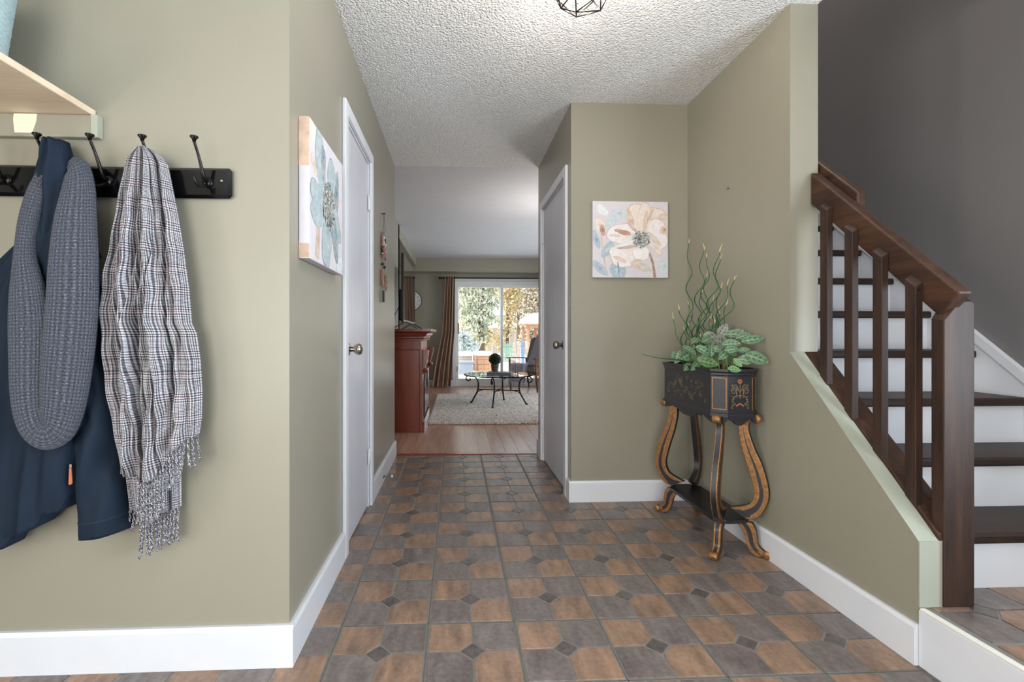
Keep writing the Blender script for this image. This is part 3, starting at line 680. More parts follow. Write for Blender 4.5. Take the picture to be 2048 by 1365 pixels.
# knitted loop scarf: flattened band swept along a closed loop
def band(path, n=18, closed=False, twist=None, y_of=None):
    """path rows: x, z, half width, half thickness, y"""
    mb = MB(); P = path; m = len(P); L = 0.; vs = []; uvs = []
    for i in range(m):
        x_, z_, hw, ht, y_ = P[i]
        a = P[max(i-1, 0)]; b = P[min(i+1, m-1)]
        t = np.array([b[0]-a[0], b[1]-a[1]]); t = t/(np.linalg.norm(t)+1e-9); nrm = np.array([t[1], -t[0]])
        if i: L += math.hypot(x_-P[i-1][0], z_-P[i-1][1])
        for k_ in range(n):
            an = 2*PI*k_/n; c_, s_ = math.cos(an), math.sin(an)
            c2 = math.copysign(abs(c_)**.75, c_); s2 = math.copysign(abs(s_)**.5, s_)
            rib_ = .0008*math.sin(an*9)
            vs.append((x_+nrm[0]*hw*c2, y_-(ht+rib_)*s2, z_+nrm[1]*hw*c2)); uvs.append((L+1e-4, (an/(2*PI))*4*hw if False else (k_/n)*.34+.001))
    fs = [(i*n+k_, i*n+(k_+1) % n, (i+1)*n+(k_+1) % n, (i+1)*n+k_) for i in range(m-1) for k_ in range(n)]
    fs += [tuple(reversed(range(n))), tuple((m-1)*n+k_ for k_ in range(n))]
    return mb.add(vs, fs, uvs)
ks = thing('knit_scarf', (-1.22, YF-.1, .70), 'charcoal knitted loop scarf draped over the navy jacket', 'scarf')
S = .00145
def px(x_, y_): return (-1.268+x_*S, 1.03-(y_-668)*S)     # scarf outline measured on the hanging plane, metres
loop = [(88, 322, 12, .020, 1.446), (66, 340, 17, .022, 1.435), (46, 380, 18, .024, 1.425), (32, 440, 18, .026, 1.418), (27, 510, 19, .026, 1.412), (36, 578, 31, .026, 1.404), (42, 645, 37, .026, 1.40), (44, 710, 36, .027, 1.397), (46, 770, 34, .029, 1.394), (52, 818, 32, .031, 1.391), (64, 848, 31, .033, 1.389), (84, 860, 32, .034, 1.387),
        (104, 848, 34, .034, 1.384), (114, 815, 39, .032, 1.382), (120, 765, 44, .03, 1.381), (126, 690, 47, .028, 1.383), (130, 610, 47, .028, 1.387), (130, 530, 45, .028, 1.392), (129, 450, 39, .028, 1.40), (128, 385, 31, .026, 1.412), (118, 340, 23, .024, 1.428), (98, 320, 14, .020, 1.444)]
rows = [(*px(a, b), c*S*1.03, d*.46, e+.012) for a, b, c, d, e in loop]
obj('scarf_loop', band(smooth_path(rows, 9), 40), 'knit_wool', ks, True)

# plaid scarf
ps = thing('plaid_scarf', (-.90, YF-.06, .40), 'grey glen check scarf with fringes hanging from a hook', 'scarf')
pl = [(1.572, -.925), (1.555, -.95), (1.53, -.966), (1.46, -.978), (1.38, -.992), (1.28, -1.008), (1.2, -1.020), (1.1, -1.028), (1.0, -1.026), (.89, -1.018), (.75, -1.0), (.67, -.99), (.52, -.968), (.42, -.95)]
pr = [(1.572, -.895), (1.555, -.87), (1.53, -.852), (1.46, -.838), (1.38, -.822), (1.28, -.806), (1.16, -.790), (1.06, -.782), (1.03, -.768), (.95, -.757), (.86, -.752), (.78, -.754), (.7, -.765)]
def pfold(u, v):
    g = .35+.65*min(1, v*3); sh_ = .05*math.sin(5*v+1)
    ridge = lambda c_, w_: math.exp(-((u-c_-sh_)/w_)**2)
    s_ = .016*math.sin(2*PI*(3.2*u+.5*v+.12*math.sin(7*v)))+.010*math.sin(2*PI*(6.7*u-.4*v)+1.)+.005*math.sin(2*PI*(13*u+.7*v)+2)+.003*math.sin(2*PI*(21*u+3.1*v))
    return g*(s_-.045*ridge(.50-.1*v, .022)-.04*ridge(.24, .018)-.036*ridge(.76+.05*v, .016)-.02*ridge(.64, .012)-.02*ridge(.37, .010))+.004*math.sin(2*PI*(8*v+3*u))*g
def hem_front(u): return float(np.interp(u, [0, .30, .36, .52, .62, .72, .78, .9, 1.0], [.63, .62, .595, .61, .63, .675, .685, .72, .73]))
obj('front_layer', cloth(1.574, hem_front, pl, pr, YF-.055, lambda u, v: .03+.022*min(1, v*2), pfold, 150, 220, .46), 'glen_check', ps, True)
bl_l = [(1.2, -1.0), (.7, -.992), (.52, -.97), (.42, -.948)]; bl_r = [(1.2, -.82), (.7, -.83), (.5, -.828)]
def hem_back(u): return float(np.interp(u, [0, .1, .14, .4, .7, 1.0], [.515, .505, .462, .478, .50, .51]))
obj('back_layer', cloth(.95, hem_back, bl_l, bl_r, YF-.03, lambda u, v: .03, lambda u, v: .010*math.sin(2*PI*3.1*u+1)+.006*math.sin(2*PI*7*u), 80, 60, .3), 'glen_check', ps, True)
def tassel(x_, y_, z_, ln, sway, parent):
    mb = MB()
    for q in (0, PI):
        P = []
        for i_ in range(22):
            t = i_/21; a = q+t*ln/.016*PI
            P.append((x_+sway*t*t+.0022*math.cos(a), y_+.0022*math.sin(a), z_-ln*t))
        mb.tube(P, .0022, 5)
    for q in range(5):
        e = (x_+sway, y_, z_-ln); mb.tube([e, (e[0]+random.uniform(-.006, .006), e[1]+random.uniform(-.004, .004), e[2]-random.uniform(.006, .014))], [.0016, .0008], 4)
    mb.lathe([(.001, .005), (.0048, .003), (.0052, -.003), (.001, -.006)], (x_+sway, y_, z_-ln), 8)
    return obj('tassel', mb, 'fringe_yarn', parent, True)
for i_ in range(19):
    u = .34+.655*i_/18; z_ = hem_front(u); x_ = interp(pl, z_)+(interp(pr, z_)-interp(pl, z_))*u
    tassel(x_, YF-.055-.045*(1-(2*u-1)**2)**.5-.004, z_+.004, random.uniform(.065, .085) if u > .7 else random.uniform(.105, .125), random.uniform(-.006, .008), ps)
for i_ in range(15):
    u = .01+.98*i_/14; z_ = hem_back(u); x_ = interp(bl_l, z_)+(interp(bl_r, z_)-interp(bl_l, z_))*u
    tassel(x_, YF-.045, z_+.004, random.uniform(.085, .10) if i_ > 1 else .06, random.uniform(-.012, .010), ps)

# ------------------------------------------------------------------ canvases
def blob(c, r1, r2, ang, n=26, wob=.08, seed=0, tip=0.):
    r_ = random.Random(seed); ph = [r_.uniform(0, 6.28) for _ in range(3)]; out = []
    for i_ in range(n):
        a = 2*PI*i_/n; k_ = 1+wob*(math.sin(2*a+ph[0])+.6*math.sin(3*a+ph[1])+.5*math.sin(5*a+ph[2]))
        x_, y_ = r1*math.cos(a)*k_, r2*math.sin(a)*k_
        if tip and math.cos(a) > 0: y_ *= 1-tip*math.cos(a)**2
        out.append((c[0]+x_*math.cos(ang)-y_*math.sin(ang), c[1]+x_*math.sin(ang)+y_*math.cos(ang)))
    return out
def paint(mb, poly, ce, cm, cc, fmap, depth, focus=None):
    """one brush shape: rim colour ce, mid colour cm, heart colour cc; clipped to the canvas"""
    cx = sum(p[0] for p in poly)/len(poly); cy = sum(p[1] for p in poly)/len(poly)
    if focus: cx, cy = cx+(focus[0]-cx)*.6, cy+(focus[1]-cy)*.6
    n = len(poly); vs = []; cs = []
    cl_ = lambda p: (min(.996, max(.004, p[0])), min(.996, max(.004, p[1])))
    for s_, c_ in ((1., ce), (.955, cm), (.5, cm), (.0, cc)):
        for p in poly: vs.append(fmap(*cl_((cx+(p[0]-cx)*s_, cy+(p[1]-cy)*s_)), depth)); cs.append(lin(c_))
    fs = [(r*n+i_, r*n+(i_+1) % n, (r+1)*n+(i_+1) % n, (r+1)*n+i_) for r in range(3) for i_ in range(n)]
    mb.add(vs, fs, None, cs)
def canvas(name, loc, label, frame_mb, fmap, shapes, stamens, side=None):
    c_ = thing(name, loc, label, 'canvas')
    obj('stretched_canvas', frame_mb, 'canvas_white', c_, bevel=.003)
    mb = MB(); dpt = 0.
    for sh_ in shapes: dpt += .00005; paint(mb, sh_[0], sh_[1], sh_[2], sh_[3], fmap, dpt, sh_[4] if len(sh_) > 4 else None)
    for q in range(stamens[4]*2):
        a = random.uniform(0, 6.28); r_ = stamens[2]*random.random()**.6
        x_, y_ = stamens[0]+r_*math.cos(a), stamens[1]+stamens[3]*r_*math.sin(a); dpt += .00001
        ccol = random.choice([(60, 70, 74), (110, 146, 150), (216, 214, 204), (60, 54, 56), (196, 150, 124), (150, 184, 184)])
        paint(mb, blob((x_, y_), random.uniform(.008, .02), random.uniform(.004, .009), random.uniform(0, 3.1), 8, .1, q), ccol, ccol, ccol, fmap, dpt)
    obj('flower_print', mb, 'canvas_print', c_)
    return c_
TAN = (206, 184, 166); TANL = (222, 208, 196); RUST = (174, 134, 116); IVORY = (228, 222, 222); TR = (172, 142, 124); BL = (152, 174, 188); BLD = (110, 134, 162); BLL = (186, 202, 208); GRY = (186, 186, 180)
cf = (.64, .50)
stemc = (156, 116, 102)
A2 = [
 (blob((.13, .88), .05, .10, .9, 24, .1, 1), GRY, (214, 222, 226), (220, 226, 230)),
 (blob((.36, .84), .115, .055, -.12, 26, .06, 2, .3), (92, 100, 108), BLL, BL),
 (blob((.24, .72), .14, .055, .62, 26, .06, 3, .3), BL, BLL, BLL),
 ([(.09, .60), (.115, .60), (.155, .30), (.20, .02), (.175, .02), (.135, .28)], TAN, TAN, stemc),
 (blob((.10, .68), .06, .115, .25, 24, .08, 4), RUST, TANL, TAN),
 (blob((.13, .62), .035, .07, .1, 20, .08, 5), RUST, RUST, (132, 88, 74)),
 (blob((.045, .50), .045, .12, .35, 22, .06, 6), BLD, BL, BLD),
 (blob((.20, .37), .06, .13, -.65, 24, .06, 7, .2), BLD, BL, BLL),
 (blob((.10, .12), .13, .055, -.75, 24, .05, 8, .3), BLD, BL, BLD),
 (blob((.33, .09), .10, .115, .3, 26, .08, 9), BLD, BL, BLL),
 (blob((.66, .14), .13, .05, -.25, 24, .06, 10), TAN, GRY, TANL),
 (blob((.95, .15), .075, .11, -.5, 24, .06, 11), GRY, BLL, GRY),
 (blob((.85, .20), .02, .07, -.2, 16, .05, 12), GRY, (206, 206, 202), GRY),
 ([(.735, .33), (.765, .33), (.81, .20), (.845, .0), (.805, .0), (.785, .18)], RUST, stemc, (132, 92, 80)),
 (blob((.83, .84), .13, .09, -.2, 28, .12, 13), TR, TANL, TAN, cf),
 (blob((.93, .80), .06, .05, 0, 20, .12, 14), RUST, TAN, TANL),
 (blob((.58, .78), .12, .20, .25, 30, .08, 15), TR, TANL, IVORY, cf),
 (blob((.68, .78), .09, .22, -.15, 30, .08, 16), TR, TANL, TANL, cf),
 (blob((.49, .74), .06, .03, -.5, 18, .08, 17), RUST, TAN, RUST),
 (blob((.40, .57), .20, .15, -.1, 32, .08, 18), TR, IVORY, TANL, cf),
 (blob((.40, .595), .13, .03, -.22, 22, .12, 19), TANL, RUST, RUST),
 (blob((.85, .56), .15, .20, .25, 32, .10, 20), TR, IVORY, IVORY, cf),
 (blob((.95, .63), .06, .06, .3, 20, .1, 21), RUST, TAN, (150, 104, 86)),
 (blob((.84, .40), .05, .11, .7, 22, .08, 22), RUST, TANL, TAN),
 (blob((.43, .30), .22, .16, -.15, 34, .10, 23), TR, IVORY, TANL, cf),
 (blob((.64, .32), .12, .085, .2, 28, .08, 24), TR, (236, 232, 230), IVORY, cf),
 (blob((.58, .19), .07, .06, .3, 22, .12, 25), RUST, TAN, TANL),
 (blob((.64, .50), .13, .10, .2, 26, .15, 26), GRY, BLL, (104, 128, 132)),
 (blob((.64, .50), .09, .08, 0, 22, .15, 27), BL, (112, 132, 132), (74, 78, 78)),
 (blob((.50, .80), .025, .13, .35, 18, .1, 50), TANL, (198, 172, 152), TANL),
 (blob((.70, .74), .03, .16, -.1, 18, .1, 51), TANL, (204, 182, 164), TANL),
 (blob((.76, .82), .02, .10, -.4, 18, .1, 52), TAN, (196, 168, 148), TAN),
 (blob((.52, .66), .10, .018, -.75, 18, .1, 53), TANL, (190, 158, 140), TANL),
 (blob((.80, .52), .04, .13, .9, 18, .1, 54), IVORY, (206, 190, 180), TANL),
 (blob((.46, .40), .14, .02, .12, 18, .1, 55), IVORY, (168, 150, 146), TANL),
 (blob((.36, .24), .10, .03, -.5, 18, .1, 56), IVORY, (212, 190, 172), TANL),
 (blob((.30, .55), .08, .02, -.1, 18, .1, 57), IVORY, (196, 196, 196), IVORY),
 (blob((.34, .12), .012, .09, .1, 12, .1, 58), BL, BLD, BLD),
]
cz0, cz1, cxa, cxb = 1.373, 1.841, .832, 1.302
canvas('flower_canvas', ((cxa+cxb)/2, YB, cz0), 'square canvas print of a beige flower above the planter', B(cxa, cxb, YB-.022, YB-.001, cz0, cz1),
       lambda u, v, d: (cxa+(cxb-cxa)*u, YB-.0222-d, cz0+(cz1-cz0)*v), A2, (.64, .50, .115, .95, 130))
f1 = (.52, .50)
DB = (118, 138, 146); LB = (152, 170, 174); SL = (88, 104, 114)
A1 = [
 (blob((.10, .93), .14, .06, -.2, 22, .1, 30), TAN, TANL, TANL),
 (blob((.12, .70), .10, .05, -.7, 22, .1, 31), RUST, TAN, RUST),
 (blob((.80, .60), .08, .06, .3, 20, .1, 32), RUST, (206, 176, 166), TAN),
 (blob((.86, .42), .09, .07, -.5, 20, .1, 33), TAN, (214, 190, 186), TAN),
 ([(.18, .30), (.27, .30), (.26, .10), (.22, .02), (.14, .04)], TAN, (190, 164, 142), (160, 132, 110)),
 ([(.62, .22), (.66, .22), (.72, .04), (.68, .02)], TAN, TANL, TAN),
 (blob((.88, .08), .12, .06, .4, 20, .08, 34), GRY, (210, 214, 214), GRY),
 (blob((.28, .78), .13, .24, .18, 32, .08, 35), SL, LB, DB, f1),
 (blob((.36, .80), .06, .15, .1, 24, .12, 36), SL, DB, SL),
 (blob((.60, .74), .14, .16, -.35, 30, .09, 37), SL, LB, DB, f1),
 (blob((.77, .66), .07, .20, -.2, 26, .06, 38), (84, 112, 138), DB, SL),
 (blob((.24, .48), .22, .11, -.3, 30, .10, 39), SL, LB, LB, f1),
 (blob((.20, .38), .16, .12, .35, 28, .08, 40), DB, LB, DB, f1),
 (blob((.76, .40), .17, .12, -.6, 28, .10, 41), SL, LB, DB, f1),
 (blob((.72, .26), .10, .18, .35, 28, .08, 42), (84, 112, 138), DB, DB, f1),
 (blob((.46, .20), .14, .22, -.05, 32, .08, 43), SL, LB, DB, f1),
 (blob((.52, .50), .16, .17, 0, 28, .15, 44), GRY, (150, 156, 152), (112, 118, 116)),
]
ya, yb_, za, zb_ = 1.598, 2.062, 1.279, 1.747
c1 = canvas('flower_canvas', (XL, 1.83, za), 'square canvas print of a pale blue flower beside the left door', B(XL+.001, XL+.036, ya, yb_, za, zb_),
       lambda u, v, d: (XL+.0362+d, ya+(yb_-ya)*u, za+(zb_-za)*v), A1, (.52, .50, .17, 1.15, 160))
obj('printed_edge', B(XL+.0015, XL+.0357, ya-.0004, ya+.0002, 1.585, zb_-.002), 'canvas_rust_edge', c1)
obj('printed_edge', B(XL+.0015, XL+.0357, ya-.0005, ya+.0002, za+.003, za+.05), 'canvas_rust_edge', c1)

# ------------------------------------------------------------------ planter stand
pcx, pcy = 1.297, 2.43
pt = thing('planter_stand', (pcx, pcy, 0), 'black and gold lyre legged planter stand against the right wall', 'planter')
def octo(hx, hy, ch): return [(hx, -hy+ch), (hx, hy-ch), (hx-ch, hy), (-hx+ch, hy), (-hx, hy-ch), (-hx, -hy+ch), (-hx+ch, -hy), (hx-ch, -hy)]
def ring(mb, o0, z0, o1, z1):
    n = len(o0); mb.add([(pcx+a, pcy+b, z0) for a, b in o0]+[(pcx+a, pcy+b, z1) for a, b in o1], [(i_, (i_+1) % n, n+(i_+1) % n, n+i_) for i_ in range(n)])
    return mb
HXp, HYp, CH = .108, .300, .052
def octo_shell(levels, cap_bottom=True, cap_top=False):
    mb = MB(); n = 8
    for i_, (ex, z) in enumerate(levels): mb.v += [(pcx+a, pcy+b, z) for a, b in octo(HXp+ex, HYp+ex, CH+ex*.35)]; mb.uv += [(0, 0)]*8; mb.col += [(1, 1, 1)]*8
    for r in range(len(levels)-1): mb.f += [(r*n+i_, r*n+(i_+1) % n, (r+1)*n+(i_+1) % n, (r+1)*n+i_) for i_ in range(n)]
    if cap_bottom: mb.f.append(tuple(reversed(range(n))))
    if cap_top: mb.f.append(tuple((len(levels)-1)*n+i_ for i_ in range(n)))
    return mb
box = obj('box', octo_shell([(.006, .655), (.006, .662), (0, .668), (0, .835), (.003, .84), (.003, .848), (.008, .856), (.008, .864), (-.004, .864), (-.004, .80)], True, False), 'planter_black', pt)
obj('bottom_moulding', octo_shell([(-.004, .648), (.007, .648), (.007, .656), (.004, .66)], True, True), 'planter_black', pt)
obj('rim', octo_shell([(.007, .8635), (.0105, .8645), (.0105, .8675), (-.006, .8675), (-.006, .8635)], False, False), 'planter_black', pt)
obj('soil_fill', octo_shell([(-.006, .80), (-.006, .838)], True, True), 'soil', pt)
# gilt frames on the chamfers
def on_chamfer(sx, sy):
    # returns mapping (u along facet -1..1, z, out) -> world
    cxn, cyn = sx*(HXp-CH/2), sy*(HYp-CH/2); d = Vector((sx, sy, 0)).normalized(); t = Vector((-sy, sx, 0)).normalized()
    return lambda u, z, o_: Vector((pcx+cxn, pcy+cyn, 0))+d*(o_+.0004)+t*u+Vector((0, 0, z))
for sx in (-1, 1):
    for sy in (-1, 1):
        f = on_chamfer(sx, sy); w_ = CH*.707*.80; mb = MB()
        P = [(-w_, .682), (w_, .682), (w_, .826), (-w_, .826)]
        for (u0, z0), (u1, z1) in zip(P, P[1:]+P[:1]):
            d_ = Vector(f(u1, z1, .0005))-Vector(f(u0, z0, .0005)); mb.bar(f(u0, z0, .0005), f(u1, z1, .0005), .004, .0015, Vector((sx, sy, 0)).normalized())
        obj('gilt_frame', mb, 'antique_gold', pt)
# painted ornament on the end and the long side (thin raised paint lines)
def scroll(c, r0, r1, a0, a1, n=26): return [(c[0]+(r0+(r1-r0)*i_/n)*math.cos(a0+(a1-a0)*i_/n), c[1]+(r0+(r1-r0)*i_/n)*math.sin(a0+(a1-a0)*i_/n)) for i_ in range(n+1)]
def ornament_lines():
    L = []
    for s_ in (-1, 1):
        L.append([(s_*x_, y_) for x_, y_ in scroll((.62, .25), .08, .30, 0, 4.5*PI/1.4)])
        L.append([(s_*x_, y_) for x_, y_ in smooth_path([(.30, .12), (.42, -.10), (.62, -.25), (.72, -.45), (.62, -.62), (.45, -.68)], 5)])
        L.append([(s_*x_, y_) for x_, y_ in smooth_path([(.45, -.66), (.62, -.78), (.80, -.85), (.86, -.98), (.74, -1.02), (.70, -.92)], 5)])
        L.append([(s_*x_, y_) for x_, y_ in smooth_path([(0, .15), (.18, .38), (.30, .62), (.48, .70), (.55, .60)], 5)])
        for t in (.3, .45, .6, .75): L.append([(s_*(.02+t*.34), .15+t*.52), (s_*(.18+t*.34), .12+t*.56)])
        for t in (.0, .18, .36, .54): L.append([(s_*(.56+t*.3), -.2-t), (s_*(.80+t*.1), -.12-t)])
        L.append([(s_*x_, y_) for x_, y_ in smooth_path([(0, -.2), (.15, -.05), (.3, -.12), (.32, -.22)], 5)])
        L.append([(s_*x_, y_) for x_, y_ in smooth_path([(.62, .55), (.70, .68), (.82, .66), (.78, .55)], 5)])
    L.append([(0, -.3), (0, .75)])
    return L
def paint_lines(name, lines_, fmap, r, mat, parent):
    mb = MB()
    for L in lines_: mb.tube([fmap(*p) for p in L], r, 4)
    return obj(name, mb, mat, parent)
for sy in (-1, 1):
    fm = lambda u, v, sy=sy: (pcx+u*.047, pcy+sy*(HYp+.0003), .752+v*.064)
    pn = paint_lines('painted_scroll', ornament_lines(), fm, .0013, 'faded_gold', box)
    for q in range(6): a = q*PI/3; obj('painted_petal', MB().lathe([(.005, 0), (.004, sy*.001)], (pcx+.0068*math.cos(a), pcy+sy*HYp, .812+.0068*math.sin(a)), 10, 1), 'copper_print', pn, fix=True)
    for q in (-.02, -.012, -.004, .004, .012, .02): obj('painted_petal', MB().lathe([(.0042, 0), (.003, sy*.001)], (pcx+q*.75, pcy+sy*HYp, .704+.005*math.cos(q*120)), 10, 1), 'copper_print', pn, fix=True)
rl_ = random.Random(5)
for sx in (-1, 1):
    Ls = []
    for k_ in range(44):
        cu_, cv_ = rl_.uniform(-3.6, 3.6), rl_.uniform(-1.05, 1.05); r_ = rl_.uniform(.12, .36); a_ = rl_.uniform(0, 6.28); dr = rl_.choice((-1, 1))
        Ls.append(scroll((cu_, cv_), r_*.15, r_, a_, a_+dr*rl_.uniform(3, 8), 18))
    paint_lines('painted_scroll', Ls, lambda u, v, sx=sx: (pcx+sx*(HXp-.0001), pcy+u*.058, .750+v*.054), .0007, 'faded_gold', box)
# shaped aprons
def apron(axis):
    h = HYp-CH if axis == 'y' else HXp-CH*.6
    top = .650; n = 40; lo = []
    for i_ in range(n+1):
        t = -1+2*i_/n; a = abs(t)
        dz_ = .012+.03*max(0, 1-(a/.42)**2)**.6 if a < .42 else .012+.010*math.exp(-((a-.52)/.06)**2)+.022*max(0, (a-.72)/.28)**.7
        lo.append((t*h, top-dz_))
    return lo+[(h, top), (-h, top)]
for sx in (-1, 1):
    x0 = pcx+sx*(HXp-.016); obj('apron', MB().prism(apron('y'), lambda a, b: (x0, pcy+a, b), lambda a, b: (x0+sx*.012, pcy+a, b)), 'planter_black', pt, fix=True)
for sy in (-1, 1):
    y0 = pcy+sy*(HYp-.016); obj('apron', MB().prism(apron('x'), lambda a, b: (pcx+a, y0, b), lambda a, b: (pcx+a, y0+sy*.012, b)), 'planter_black', pt, fix=True)
# lower shelf
sh_z = .165
mb = MB(); o_ = octo(HXp-.018, HYp-.03, .045); n = 8
mb.prism(o_, lambda a, b: (pcx+a, pcy+b, sh_z-.018), lambda a, b: (pcx+a, pcy+b, sh_z))
obj('lower_shelf', mb, 'black_lacquer', pt, fix=True, bevel=.003)
# lyre legs in the diagonal planes; profile (r outwards from the shelf corner, z)
inner = [(-.012, .642), (-.026, .625), (-.030, .590), (-.026, .545), (-.012, .480), (.012, .400), (.032, .320), (.034, .275), (.016, .238), (-.03, .215), (-.066, .203)]
outer = [(.050, .652), (.030, .632), (.014, .612), (.014, .570), (.036, .500), (.066, .430), (.088, .350), (.094, .285), (.076, .225), (.045, .180), (.004, .164)]
foot_i = [(-.07, .150), (-.032, .132), (-.010, .100), (.002, .055), (.020, .018), (.050, .001)]
foot_o = [(.026, .150), (.040, .125), (.046, .090), (.052, .050), (.078, .032), (.108, .018)]
TH_ = .015
def leg(sx, sy):
    base = Vector((pcx+sx*(HXp-.044), pcy+sy*(HYp-.056), 0)); d = Vector((sx, sy, 0)).normalized(); sd = Vector((-sy, sx, 0)).normalized()
    M_ = lambda r, z, o_: base+d*r+sd*o_+Vector((0, 0, z))
    def board(inn, out, half, n_=6, f=lambda t: (0., 1.)):
        I = smooth_path(inn, n_); O = smooth_path(out, n_); mb = MB(); m = len(I); vs = []
        for i_ in range(m):
            a, b = f(i_/(m-1)); p = I[i_]+(O[i_]-I[i_])*a; q = I[i_]+(O[i_]-I[i_])*b
            vs += [M_(p[0], p[1], -half), M_(q[0], q[1], -half), M_(q[0], q[1], half), M_(p[0], p[1], half)]
        fs = [(0, 1, 2, 3), tuple((m-1)*4+k_ for k_ in (3, 2, 1, 0))]
        for i_ in range(m-1):
            for k_ in range(4): fs.append((i_*4+k_, (i_+1)*4+k_, (i_+1)*4+(k_+1) % 4, i_*4+(k_+1) % 4))
        return mb.add(vs, fs)
    L = obj('leg', board(inner, outer, TH_), 'antique_gold', pt, fix=True, bevel=.0025)
    obj('leg_panel', board(inner, outer, TH_+.0006, 6, lambda t: (.50-.24*max(0, t-.18), .50+.34*max(0, t-.22)) if t < .92 else (.2, .86)), 'planter_black', L, fix=True)
    # black band down the narrow outer edge
    O = smooth_path(outer[1:], 6); mb = MB(); vs = []; m = len(O)
    for i_ in range(m): vs += [M_(O[i_][0]+.0007, O[i_][1], -.0105), M_(O[i_][0]+.0007, O[i_][1], .0105), M_(O[i_][0]-.002, O[i_][1], .0105), M_(O[i_][0]-.002, O[i_][1], -.0105)]
    fs = [(i_*4+k_, (i_+1)*4+k_, (i_+1)*4+(k_+1) % 4, i_*4+(k_+1) % 4) for i_ in range(m-1) for k_ in range(4)]+[(0, 1, 2, 3), tuple((m-1)*4+k_ for k_ in (3, 2, 1, 0))]
    obj('edge_band', mb.add(vs, fs), 'planter_black', L, fix=True)
    I = smooth_path(inner, 6); mb = MB(); vs = []; m = len(I)
    for i_ in range(m): vs += [M_(I[i_][0]-.0008, I[i_][1], -.0135), M_(I[i_][0]-.0008, I[i_][1], .0135), M_(I[i_][0]+.002, I[i_][1], .0135), M_(I[i_][0]+.002, I[i_][1], -.0135)]
    fs = [(i_*4+k_, (i_+1)*4+k_, (i_+1)*4+(k_+1) % 4, i_*4+(k_+1) % 4) for i_ in range(m-1) for k_ in range(4)]+[(0, 1, 2, 3), tuple((m-1)*4+k_ for k_ in (3, 2, 1, 0))]
    obj('inner_band', mb.add(vs, fs), 'planter_black', L, fix=True)
    # scrolled top
    c_ = M_(.044, .636, 0); mb = MB(); pr = [(.002, -TH_-.003), (.017, -TH_-.003), (.020, -TH_+.001), (.020, TH_-.001), (.017, TH_+.003), (.002, TH_+.003)]
    vs = []; n_ = 18
    for r, h in pr:
        for k_ in range(n_): a = 2*PI*k_/n_; vs.append(c_+d*(r*math.cos(a))+Vector((0, 0, r*math.sin(a)))+sd*h)
    fs = [(i_*n_+k_, i_*n_+(k_+1) % n_, (i_+1)*n_+(k_+1) % n_, (i_+1)*n_+k_) for i_ in range(len(pr)-1) for k_ in range(n_)]
    obj('leg_scroll', mb.add(vs, fs), 'antique_gold', L, True, fix=True)
    F_ = obj('foot', board(foot_i, foot_o, TH_), 'antique_gold', pt, fix=True, bevel=.0025)
    obj('foot_panel', board(foot_i, foot_o, TH_+.0006, 6, lambda t: (.34, .70) if t < .8 else (.4, .5)), 'planter_black', F_, fix=True)
    O = smooth_path(foot_o, 6); vs = []; m = len(O); mb = MB()
    for i_ in range(m): vs += [M_(O[i_][0]+.0007, O[i_][1]+.0007, -.007), M_(O[i_][0]+.0007, O[i_][1]+.0007, .007), M_(O[i_][0]-.002, O[i_][1]-.001, .007), M_(O[i_][0]-.002, O[i_][1]-.001, -.007)]
    fs = [(i_*4+k_, (i_+1)*4+k_, (i_+1)*4+(k_+1) % 4, i_*4+(k_+1) % 4) for i_ in range(m-1) for k_ in range(4)]+[(0, 1, 2, 3), tuple((m-1)*4+k_ for k_ in (3, 2, 1, 0))]
    obj('edge_band', mb.add(vs, fs), 'planter_black', F_, fix=True)
    c_ = M_(.088, .0185, 0); mb = MB(); vs = []
    for r, h in [(.002, -TH_-.002), (.015, -TH_-.002), (.018, -TH_+.001), (.018, TH_-.001), (.015, TH_+.002), (.002, TH_+.002)]:
        for k_ in range(n_): a = 2*PI*k_/n_; vs.append(c_+d*(r*math.cos(a))+Vector((0, 0, r*math.sin(a)))+sd*h)
    obj('foot_scroll', mb.add(vs, [(i_*n_+k_, i_*n_+(k_+1) % n_, (i_+1)*n_+(k_+1) % n_, (i_+1)*n_+k_) for i_ in range(5) for k_ in range(n_)]), 'antique_gold', F_, True, fix=True)
for sx in (-1, 1):
    for sy in (-1, 1): leg(sx, sy)

# ------------------------------------------------------------------ plants in the planter
SZ = .838
rush = thing('corkscrew_rush', (1.31, 2.50, SZ), 'curly corkscrew rush rising from the back of the planter', 'plant')
rr = random.Random(11)
# x, y of the base; lean at the tip dx, dy; height; curl radius
stems = [(-.03, .06, -.045, .05, .69, .016, 0), (-.02, .05, .00, -.02, .64, .020, 2), (.0, .02, .02, -.03, .60, .020, 1), (.01, .0, .05, -.08, .62, .022, 3), (.02, -.02, .045, -.10, .58, .020, 4),
         (.02, -.05, .05, -.16, .44, .020, 5), (.03, -.06, .055, -.22, .46, .024, .5), (.01, -.04, .04, -.12, .43, .017, 2.5), (-.02, .03, -.02, .10, .36, .022, 1.5), (-.03, .08, -.06, .12, .33, .02, 3.5),
         (-.01, .04, -.02, .06, .30, .024, 4.5), (.0, .0, .03, -.05, .36, .024, .2), (.02, .0, .05, -.10, .30, .022, 5.3), (-.02, .02, .01, .02, .27, .022, 1.1), (.01, .03, .02, .03, .42, .022, 2.2),
         (.0, -.02, .06, -.14, .34, .02, 3.3), (-.03, .05, -.05, .05, .24, .018, 4.1), (.02, -.03, .02, -.10, .25, .02, .9), (.01, .05, .03, .00, .50, .02, 5.9), (-.04, .10, -.08, .16, .28, .006, 1.9)]
stems += [(rr.uniform(-.05, .04), rr.uniform(-.08, .12), rr.uniform(-.06, .06), rr.uniform(-.16, .14), rr.uniform(.14, .30), rr.uniform(.014, .024), rr.uniform(0, 6)) for _ in range(10)]
